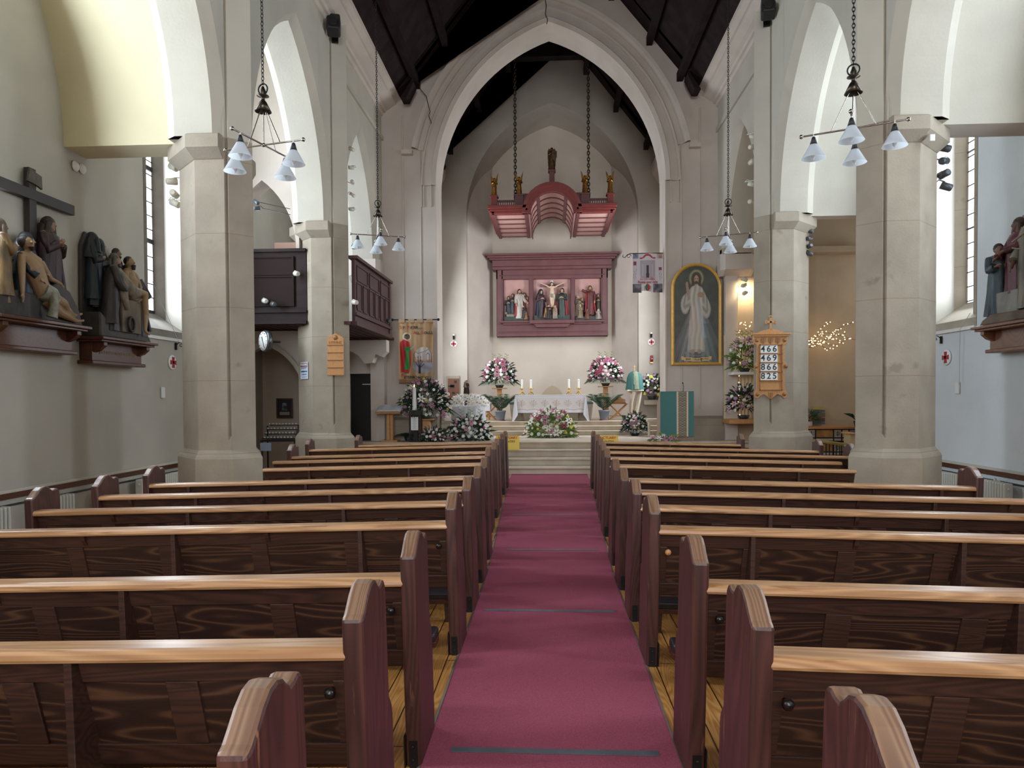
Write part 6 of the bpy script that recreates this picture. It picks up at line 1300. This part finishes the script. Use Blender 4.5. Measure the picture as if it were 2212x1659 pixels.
# ------------------------------------------------------------------ framed painting
p0, p1 = PY(1450, 789, 17.40), PY(1559, 789, 17.40); top = PY(1504, 568, 17.40).z; w = p1.x-p0.x; h = top-p0.z
t = thing('framed_painting', 'tall round topped gold framed painting of a white robed figure on the right arch wall', 'painting', ((p0.x+p1.x)/2, 17.42, p0.z))
def out(k, n=26): rr = w/2-k; zc = h-w/2; return [(-rr, k*.9), (rr, k*.9)]+[(math.cos(PI*i/n)*rr, zc+math.sin(PI*i/n)*rr) for i in range(n+1)]
m = MB(); A = [out(0), out(.012), out(.035), out(.055), out(.075)]; D = [0, -.06, -.075, -.055, -.02]
m.loft([[V(x, y, z) for x, z in o_] for o_, y in zip(A, D)], caps=False, smooth=False); m.build('gold_frame', mat('frame_gold', '#e6b558', '#d9a548', 10, .35, metal=.15), t)
def seg(x, y, ax, ay, bx, by):
    L2 = (bx-ax)**2+(by-ay)**2+1e-9; tt = max(0, min(1, ((x-ax)*(bx-ax)+(y-ay)*(by-ay))/L2)); return math.hypot(x-ax-(bx-ax)*tt, y-ay-(by-ay)*tt)
def painting(u, v):
    x = (u-.5)*2; y = v; g = lerp(hexc('#4b4a4e'), hexc('#4a4d42'), y*1.4); g = lerp(g, hexc('#2f2b2c'), (.22-y)*5); g = lerp(g, hexc('#33342d'), (y-.9)*6)
    n = mnoise.noise(Vector((u*9, v*16, 0)))*.03; c = tuple(q+n for q in g)
    hy = .70; dy = hy-y         # soft pale beams
    if dy > .0:
        a = math.degrees(math.atan2(x-.03, dy*1.9)); st = .6+.4*math.sin(a*1.3)*math.sin(a*.7+1); fade = min(1, dy*7)
        if -46 < a < 0: c = lerp(c, hexc('#b5a6a8') if y > .4 else hexc('#8f9290'), (1.0*st*math.exp(-((a+20)/19)**2)+.15)*fade)
        if 0 <= a < 46: c = lerp(c, hexc('#9aa6be') if y > .4 else hexc('#7c8a84'), (1.0*st*math.exp(-((a-20)/19)**2)+.15)*fade)
    for sx, ax, ay, bx, by in ((-1, -.20, .73, -.50, .60), (1, .20, .73, .44, .55)):   # hanging sleeves
        L2 = (bx-ax)**2+((by-ay)*2)**2; tt = max(0, min(1, ((x-ax)*(bx-ax)+(y-ay)*2*(by-ay)*2)/L2)); d = math.hypot(x-ax-(bx-ax)*tt, (y-ay-(by-ay)*tt)*2)
        if d < .10+.10*tt: c = lerp(hexc('#8b867d'), hexc('#b3ada1'), .5+.5*math.sin(d*40+tt*9))
    if seg(x, y*2, -.36, 1.40, -.42, 1.62) < .055: c = hexc('#a5846c')
    hw_ = .30 if y > .58 else .27+(.58-y)*.28
    if y > .74: hw_ *= max(0, 1-((y-.74)/.075)**2)
    if .11 < y < .815 and abs(x) < hw_:
        f = .5+.5*math.sin(x*30+math.sin(y*12)*1.5+math.sin(y*31)*.4); c2 = lerp(hexc('#a19a8f'), hexc('#c6bfb2'), f)
        if y < .45: c2 = lerp(c2, hexc('#bfae94') if x > -.05 else hexc('#a7a7a0'), .35)
        c = lerp(c, c2, .95 if abs(x) < hw_-.05 else .7)
    if math.hypot((x-.20)/.15, (y-.70)/.028) < 1: c = hexc('#a58468')
    if dy > .0 and y > .25:
        a = math.degrees(math.atan2(x-.03, dy*1.9))
        if -34 < a < -6: c = lerp(c, hexc('#c9abab'), .35*math.exp(-((a+19)/10)**2))
        if 6 < a < 34: c = lerp(c, hexc('#a7b0cc'), .45*math.exp(-((a-19)/10)**2))
    d = math.hypot(x/.30, (y-.87)/.085)
    if .75 < d < 1.15 and y > .80: c = lerp(hexc('#9a9a74'), c, abs(d-.9)*3.5)
    if math.hypot(x/.17, (y-.872)/.055) < 1 or (.795 < y < .87 and .08 < abs(x) < .20): c = lerp(hexc('#3f2f25'), hexc('#57402f'), .5+.5*math.sin(x*70))
    if math.hypot(x/.105, (y-.860)/.042) < 1: c = lerp(hexc('#b59277'), hexc('#9a7860'), abs(x)*6)
    if math.hypot(x/.07, (y-.828)/.016) < 1: c = hexc('#4f382b')
    for ex in (-.04, .04):
        if math.hypot((x-ex)/.022, (y-.866)/.004) < 1: c = hexc('#3a2a22')
    if math.hypot(x/.03, (y-.842)/.003) < 1: c = hexc('#7d4a40')
    for fx in (-.17, .13):
        if math.hypot((x-fx)/.10, (y-.115)/.022) < 1: c = hexc('#a08474')
    dcl = math.hypot((x+.02)/.48, (y-.10)/.032)
    if .75 < dcl < 1.1: c = lerp(c, hexc('#8b8688'), .5)
    return tuple(max(0, min(1, q)) for q in c)
zc_, rr_ = (h-w/2)/h, (w/2-.07)
def pmask(u, v):
    x = (u-.5)*(w-.1); z = .055+v*(h-.13)
    return z < h-w/2 or math.hypot(x, z-(h-w/2)) < rr_+.01
grid('canvas', w-.13, h-.125, 110, 220, painting, vmat('oil_paint', .5), t, (0, -.018, .06), mask=None if False else (lambda u, v: (.06+v*(h-.125)) < h-w/2 or math.hypot((u-.5)*(w-.13), .06+v*(h-.125)-(h-w/2)) < w/2-.06))
SC_ = mat('scroll_paint', '#cdb27c', rough=.6); m = MB()
for a, b_, z0 in ((-.36, -.30, .125), (-.30, -.10, .10), (-.12, .12, .085), (.10, .30, .10), (.30, .36, .125)): m.box(a, b_, -.03 if abs(a) < .2 else -.028, -.022, z0, z0+.085)
sc = m.build('title_scroll', SC_, t)
for s_, x, z in (('JESUS', -.20, .143), ('I TRUST', 0, .128), ('IN YOU', .205, .143)): text('lettering', s_, .058, mat('scroll_ink', '#4a3624'), t, (x, -.033, z), ext=.001, bold=.001, sx=.85)
# ------------------------------------------------------------------ banners
p0, p1 = PY(862, 827, 17.33), PY(936, 690, 17.33); w = p1.x-p0.x; h = p1.z-p0.z
t = thing('church_banner', 'tan cloth banner with a red and green robed saint, hung left of the arch', 'banner', ((p0.x+p1.x)/2, 17.30, p0.z))
def ban(u, v):
    y = v*1.86; x = u; c = lerp(hexc('#a88660'), hexc('#c2a27a'), .5+.5*math.sin(u*26+math.sin(v*4)))
    if v < .06: c = hexc('#93704a')
    if math.hypot(x-.72, y-.86) < .24: c = lerp(hexc('#b6aca6'), hexc('#d9d4d0'), .5+.5*math.sin(x*40)) if y > .70 else c
    if math.hypot((x-.70)/.30, (y-.52)/.24) < 1 and y < .66: c = lerp(hexc('#8f8c98'), hexc('#a7a4ae'), .5+.5*math.sin(x*9+y*22))
    lines = [(.44, .64, .44, .90), (.44, .90, .50, .96), (.50, .96, .55, .90), (.55, .90, .80, .98), (.80, .98, .86, 1.04), (.86, 1.04, .94, .92), (.94, .92, .94, .64), (.44, .64, .97, .64), (.70, .64, .70, .92), (.80, .70, .80, .86), (.88, .70, .88, .86), (.80, .86, .84, .92), (.84, .92, .88, .86), (.56, .66, .56, .82), (.63, .66, .63, .82), (.44, .78, .55, .78)]
    if .40 < x < 1 and .6 < y < 1.08 and min(seg(x, y, *l) for l in lines) < .007: c = hexc('#6b4a3e')
    tr = [(.60, .30, .60, .50), (.60, .45, .50, .62), (.60, .45, .56, .68), (.60, .45, .62, .70), (.60, .45, .68, .66), (.60, .45, .73, .58), (.58, .5, .53, .56)]
    if .45 < x < .78 and .28 < y < .72 and (min(seg(x, y, *l) for l in tr[1:]) < .009 or seg(x, y, *tr[0]) < .032): c = hexc('#2b2624')
    if math.hypot(x-.235, y-1.42) < .125: c = hexc('#d2c6a4')
    if math.hypot(x-.25, y-1.42) < .085: c = hexc('#66564e') if y < 1.45 or x > .25 else hexc('#3a3430')
    if .02 < x < .42 and .32 < y < 1.34:
        e0 = .04+.05*abs(y-1.0)**1.5*(1 if y > 1 else .6); e1 = .30+.06*math.sin((1.34-y)*3); top = 1.34-abs(x-.17)*.6
        if e0 < x < e1 and y < top: c = lerp(hexc('#a32128'), hexc('#cf3a3c'), .5+.5*math.sin(x*60+y*7))
        gw = .045+.05*max(0, .75-y)*1.6
        if .40 < y < 1.05 and abs(x-(.26-.08*max(0, .8-y))) < gw: c = lerp(hexc('#1d7f3c'), hexc('#35a455'), .5+.5*math.sin(x*50+y*8))
        if 1.0 < y < 1.10 and .18 < x < .36: c = hexc('#258a44')
    if seg(x, y, .36, 1.05, .46, 1.12) < .03: c = hexc('#a79c94')
    if .16 < x < .30 and .28 < y < .33: c = hexc('#6f6058')
    return c
WV = lambda u, v: .012*math.sin(u*22)+.004*math.sin(u*47)
grid('cloth', w, h*.955, 110, 200, ban, vmat('cloth_print'), t, (0, 0, 0), wave=WV)
for k in range(4):
    x = -w/2+w*(k+.5)*.25+(-.02 if k == 0 else .02 if k == 3 else 0); m = MB(); m.box(x-.075, x+.075, -.022, -.016, h*.95, h*1.0); m.box(x-.075, x+.075, .020, .026, h*.95, h*1.0); m.box(x-.075, x+.075, -.022, .026, h*1.0, h*1.006); m.build('hanging_loop', mat('banner_tan', '#b89770', rough=.8), t)
RD, BK = mat('banner_red', '#b8392f'), mat('banner_black', '#241d1a')
for s_, x, z, sz, mm_ in (('S', -.36, .875, .10, RD), ('T', -.29, .87, .085, BK), ('P', -.18, .875, .105, RD), ('ETER', -.03, .87, .085, BK), ('and', .13, .862, .055, mat('banner_grey', '#7b6a5a')), ('A', -.02, .79, .10, RD), ('LL', .06, .785, .085, BK), ('S', .17, .79, .10, RD), ('OULS', .31, .785, .085, BK), ('P', -.33, .115, .11, RD), ('ETERBO', -.13, .085, .09, BK), ('ROUGH', .2, .075, .09, BK)):
    o = text('lettering', s_, sz, mm_, t, (x*w/.85, -.022, z*h), ext=.001, bold=.002)
m = MB(); m.tube([(-w/2-.12, 0, h*1.0), (w/2+.1, 0, h*.995)], .014, 8); m.ball((-w/2-.15, 0, h*1.0), .035, 10); m.ball((w/2+.13, 0, h*.995), .035, 10); m.build('rod', IRON, t)
# white pilgrimage banner on its iron bracket
Q = PY(1400, 632, 17.9); wB = .74; zt3 = PY(1400, 547, 17.9).z; hB_ = zt3-Q.z
t = thing('small_banner', 'white printed banner with red ribbon hanging from an iron bracket inside the arch', 'banner', (PY(1399, 600, 17.9).x, 17.9, Q.z))
def ban2(u, v):
    c = hexc('#d8cfd4'); n = mnoise.noise(Vector((u*7, v*9, 1)))*.8
    if v > .87 and (u < .2 or u > .8): return lerp(hexc('#5f6b86' if u < .2 else '#a77f70'), hexc('#c9c2c4'), .5+n)
    rb = math.hypot((u-.5)*1.0, v-.78)
    if .155 < rb < .205 and v > .88: return hexc('#b2474a')
    if (.24 < u < .34 or .66 < u < .76) and .855 < v < .895: return hexc('#b2474a')
    if .25 < u < .75 and .31 < v < .82:
        c = hexc('#b3a9b2')
        if abs(u-.5) < .035+.02*(v < .5) and .38 < v < .70: c = hexc('#4d4248')
        if abs(abs(u-.5)-.16) < .01 and v < .72: c = hexc('#cfc8cf')
        if v < .36+.08*abs(u-.5)*4: c = lerp(hexc('#a66f76'), hexc('#cdbac0'), .5+n)
        return c
    if (.03 < u < .13 or .87 < u < .97) and .57 < v < .80 and n > .0: return hexc('#8f4c5c')
    if (.03 < u < .13 or .87 < u < .97) and .33 < v < .56 and abs(math.sin((abs(u-.5)-.42)*60+v*9)) < .25: return hexc('#6d6d74')
    if v < .22 and (u < .30 or u > .68): return lerp(hexc('#3f3f48'), hexc('#9a9498'), .5+n)
    if math.hypot((u-.5)/.085, (v-.13)/.09) < 1: return hexc('#3c6e4e') if u < .49 else hexc('#b03c40')
    if 1.15 < math.hypot((u-.5)/.085, (v-.13)/.1) < 1.35 and v < .18: return hexc('#7d7d82')
    return c
grid('cloth', wB, hB_, 90, 110, ban2, vmat('cloth_print'), t, (0, 0, 0), wave=lambda u, v: .01*math.sin(u*8), mask=lambda u, v: not (v < .05*abs(math.sin(u*PI*1.5+PI*.0)) and .3 < u < .7) if True else None)
text('lettering', 'Rogai por nós', .095, mat('banner_red2', '#a8363f'), t, (0, -.02, hB_*.265), ext=.001, bold=.002, sx=.9)
m = MB(); m.tube([V(-.42, 0, hB_), V(wB/2+.16, 0, hB_)], .010, 6); m.tube([V(-.42, 0, hB_), V(-.50, 0, hB_-.03), V(-.56, 0, hB_-.10), V(-.62, 0, hB_-.08), V(-.60, 0, hB_-.03)], .010, 6)
m.tube([V(-.46+math.cos(a)*(.06-.006*a), 0, hB_-.07+math.sin(a)*(.06-.006*a)) for a in [i*.6 for i in range(12)]], .008, 5); m.tube([V(wB/2+.16, 0, hB_+.12), V(wB/2+.16, 0, -.35)], .012, 6); m.tube([V(wB/2+.03, 0, hB_*.6), V(wB/2+.12, 0, hB_*.2), V(wB/2+.16, 0, hB_*.2)], .007, 5); m.build('iron_bracket', IRON, t)

# ------------------------------------------------------------------ side chapel on the right
p = PY(1608, 860, 17.25); CH = mat('sheer_curtain', '#d7c2a4', rough=.8)
t = thing('sheer_curtain', 'gathered cream curtain lit by small lamps in the right chapel', 'curtain', (4.62, 17.22, 1.0)); grid('cloth', .9, 2.1, 90, 4, lambda u, v: hexc('#d9c7ab'), vmat('cloth_print'), t, (0, 0, 0), wave=lambda u, v: .02*math.sin(u*70))
FL = mat('fairy_lamp', '#ffe2b0', emit=9, ecol='#ffcf8c')
def lights(name, label, pts, r=.011, wire=None):
    t = thing(name, label, 'fairy lights', pts[0]); m = MB()
    for k in range(len(wire or [])): m.tube([V(*q)-V(*pts[0]) for q in wire[k]], .004, 4)
    if wire: m.build('wire', mat('twig', '#4a3a30'), t)
    m = MB(); m.ball((0, 0, 0), r, 6); me = mesh_of(m, 'fairy_bulb', FL)
    for q in pts[:98]: o = bpy.data.objects.new('fairy_bulb', me); COL.objects.link(o); o.parent = t; o.location = V(*q)-V(*pts[0])
    return t
rr = random.Random(4); Pz = [PY(rr.uniform(1594, 1627), rr.uniform(690, 760), 17.12) for _ in range(16)]+[PY(1596+rr.uniform(-2, 3), y, 17.0) for y in range(700, 905, 14)]
lights('light_curtain', 'string of small warm lights on the cream curtain in the right chapel', [tuple(q) for q in Pz])
base = PY(1738, 745, 17.0); wires = []; pts = []
for k in range(9):
    ex, ey = 1795+k*6.5, 700+((k*23) % 52); n = 11; w_ = []
    for i in range(n+1): f = i/n; w_.append(tuple(PY(1738+(ex-1738)*f, 742+(ey-742)*f+9*math.sin(f*6+k*1.7), 16.9+.05*math.sin(k))))
    wires.append(w_); pts += [tuple(V(*w_[i])+V(rr.uniform(-.03, .03), 0, rr.uniform(-.03, .03))) for i in range(1, n+1)]
lights('lit_branches', 'spray of bare twigs covered in tiny warm lights on the chapel wall', pts, .012, wires)
Pz = [tuple(PY(1734+rr.uniform(-2, 4), y, 16.95)) for y in range(756, 878, 11)]
lights('light_string', 'vertical string of small warm lights right of the carved hymn board', Pz, .012, [[Pz[0], Pz[-1]]])
p = PY(1608, 804, 16.9); m = MB(); m.box(-.30, .34, -.2, .3, -.06, 0); tag(m.build('flower_shelf', WHITE, loc=(p.x, 16.9, p.z)), 'white shelf under the upper chapel flowers', 'shelf')
arrangement('flower_arrangement', 'tall pink and white arrangement with green leaves in the right chapel, upper', (p.x, 16.9, p.z), .34, .2, .55, [('carnation', WH, 14, 1.4), ('rose', LI, 12, 1.7), ('lily', PP, 8, 1.2), ('bud', PP, 8, 1.5)], 37, 200, dish(BLACK), GREEN_L, zc=.22, spikes=4, down=.1)
p = PY(1606, 905, 16.9); m = MB(); m.box(-.4, .5, -.3, .35, -.1, 0); tag(m.build('chapel_ledge', OAK, loc=(p.x, 16.9, p.z)), 'wooden ledge below the lower chapel flowers', 'ledge')
arrangement('flower_arrangement', 'mauve and white arrangement in the right chapel, beneath the white shelf', (p.x, 16.9, p.z), .32, .2, .40, [('carnation', WH, 12, 1.3), ('rose', LI, 12, 1.6), ('lily', PP, 6, 1.1)], 41, 170, dish(BLACK), GREEN_D, zc=.35, down=.4)
# tiled counter
p0, p1 = PY(1736, 922, 16.9), PY(1850, 922, 16.9); t = thing('tiled_counter', 'counter with a wooden top and front of patterned tiles in the right chapel', 'counter', (p0.x, 16.9, -.12)); L = 2.6; hT = p0.z+.12
m = MB(); m.box(0, L, 0, .38, 0, hT-.05); m.build('body', mat('counter_dark', '#231814'), t); m = MB(); m.box(-.03, L+.1, -.05, .4, hT-.05, hT); m.build('worktop', OAK, t, .006)
TL = mat('tile_white', '#a9aaa6', rough=.4); TA = mat('tile_amber', '#7d5a34', '#a8834f', 5, .4); DK = mat('tile_ink', '#23252a')
for r_ in range(3):
    z1_ = hT-.075-r_*.33; x = .10
    for k, wd in enumerate((.17, .40, .17, .15, .4, .17, .4)):
        m = MB(); m.box(x, x+wd-.02, -.012, 0, z1_-.17, z1_); tl = m.build('tile', TA if wd > .3 else TL, t)
        if wd == .17 and k != 3:
            m = MB(); c = V(x+.075, -.014, z1_-.085)
            for a in range(8): d = V(math.cos(PI/4*a), 0, math.sin(PI/4*a)); m.bar(c+d*.012, c+d*(.06 if a % 2 == 0 else .075), .016, .003)
            m.build('tile_pattern', DK, tl)
        m = MB(); m.box(x, x+wd-.02, -.012, 0, z1_-.25, z1_-.20); m.build('strip_tile', TL, t); x += wd+.015
p = PY(1746, 921, 17.05); arrangement('potted_plant', 'small pink flowering plant in a white pot on the tiled counter', (p.x, 17.05, hT-.12), .12, .1, .12, [('daisy', '#b8707c', 14, 1.0), ('bud', '#b8707c', 6, 1.2)], 43, 50, lambda t: MB().lathe([(.05, 0), (.085, .02), (.09, .11), (.08, .12), (.03, .1)], 16).build('pot', PAPER, t), GREEN, zc=.17, down=.2)
p = PY(1769, 912, 17.26); t = thing('leaflet_rack', 'wall rack of leaflets with yellow and blue covers above the tiled counter', 'rack', p)
for x, z, w_, h_, c in ((-.02, .30, .26, .08, '#a8a058'), (.0, .25, .26, .035, '#3f5c7a'), (0, .13, .26, .10, '#6a6459'), (0, .01, .26, .09, '#5a4f45'), (0, -.04, .26, .035, '#3f5c7a')): m = MB(); m.box(x-w_/2, x+w_/2, -.03, .0, z, z+h_); m.build('leaflet', mat('leaflet'+c.strip('#'), c, rough=.6), t)
m = MB(); p = PY(1850, 900, 16.6)
pl = thing('leafy_plant', 'broad dark green leaves showing beside the first right pillar', 'plant', (p.x+.1, 16.75, hT-.12))
for k in range(7): a = 2.2+k*.75; m.add([(0, 0, .1), (math.cos(a)*.14-.03, 0, .3), (math.cos(a)*.34, math.sin(a)*.1, .32), (math.cos(a)*.16+.03, .03, .22)], [(0, 1, 2, 3)])
m.build('leaves', GREEN_D, pl); m = MB(); m.lathe([(.07, 0), (.1, .14), (.08, .14), (.05, .02)], 14); m.build('pot', BLACK, pl)
# brass rail and grille, little wooden counter end
a, b_ = PY(1738, 949, 14.9), PY(1830, 968, 13.2); t = thing('altar_rail', 'brass topped black iron rail in the right aisle', 'rail', (a.x, a.y, -.12)); d = (b_-a); d.z = 0
m = MB(); m.bar(V(0, 0, a.z+.12), V(d.x, d.y, a.z+.12), .10, .05); m.build('brass_rail', mat('brass_dull', '#9c8a48', rough=.4, metal=.7), t, .01)
m = MB()
for k in range(14): q = d*(k/13); m.tube([V(q.x, q.y, 0), V(q.x, q.y, a.z+.10)], .010, 5)
m.tube([V(0, 0, .35), V(d.x, d.y, .35)], .008, 5); m.build('iron_bars', IRON, t)
p = PY(1845, 937, 13.0); t = thing('leaflet_table', 'small pale wooden stand half hidden behind the first right pillar', 'stand', (p.x+.12, 13.2, -.12)); m = MB(); m.box(-.10, .5, 0, .3, 0, p.z+.1); m.build('body', mat('pale_pine', '#b39a74', rough=.5), t, .004); m = MB(); m.box(-.14, .5, -.04, .32, p.z+.1, p.z+.13); m.build('top', OAK, t, .004)
m = MB(); m.box(0, .3, -.01, 0, p.z-.14, p.z+.06); m.box(-.07, .4, -.01, 0, p.z-.24, p.z-.2); m.build('notice', PAPER, t); m = MB(); m.box(0, .22, .05, .2, p.z+.13, p.z+.17); m.build('pamphlets', NAVY, t)
# roof boss fragment and cords of the windows
p = PY(772, 4, 14.0); t = thing('carved_boss', 'dark carved roof bracket with a gilt rim at the top left of the nave', 'carving', p); m = MB(); m.ball((0, .1, .12), .2, 14, (1.1, .8, .8)); m.build('dark_body', cm('#2a1418'), t); m = MB(); m.tube([V(-.02, -.05, .03), V(.05, -.08, -.06), V(.16, -.08, -.04), V(.28, -.05, .08), V(.30, -.05, .2)], .014, 6); m.tube([V(.04, -.07, -.03), V(.12, -.07, .08)], .012, 5); m.build('gilt_rim', GLD, t)
for s, pts in ((-1, ((325, 598), (354, 665), (388, 742))), (1, ((2096, 676), (2074, 712), (2072, 830)))):
    m = MB(); m.tube([PX(x, y, s*6.30) for x, y in pts], .004, 5); tag(m.build('window_cord', mat('cord', '#a8a8a4')), 'thin %s cord slanting down from the %s aisle window' % ('pale' if s < 0 else 'grey', 'left' if s < 0 else 'right'), 'cord')
    m = MB(); p = PX(352 if s < 0 else 2068, 848 if s < 0 else 838, s*6.34); m.box(-.012, .012, -.05, .05, -.09, .09); tag(m.build('cord_cleat', WHITE, loc=p, bevel=.004), 'small white cord cleat low on the %s aisle wall' % ('left' if s < 0 else 'right'), 'cleat')
# ------------------------------------------------------------------ lettering to plain meshes
dg = bpy.context.evaluated_depsgraph_get(); dg.update()
for o in [o for o in SC.objects if o.type == 'FONT']:
    me = bpy.data.meshes.new_from_object(o.evaluated_get(dg)); n = bpy.data.objects.new(o.name+'_', me); COL.objects.link(n)
    n.parent = o.parent; n.location = o.location; n.rotation_euler = o.rotation_euler; n.scale = o.scale; nm = o.name.split('.')[0]; bpy.data.objects.remove(o); n.name = nm
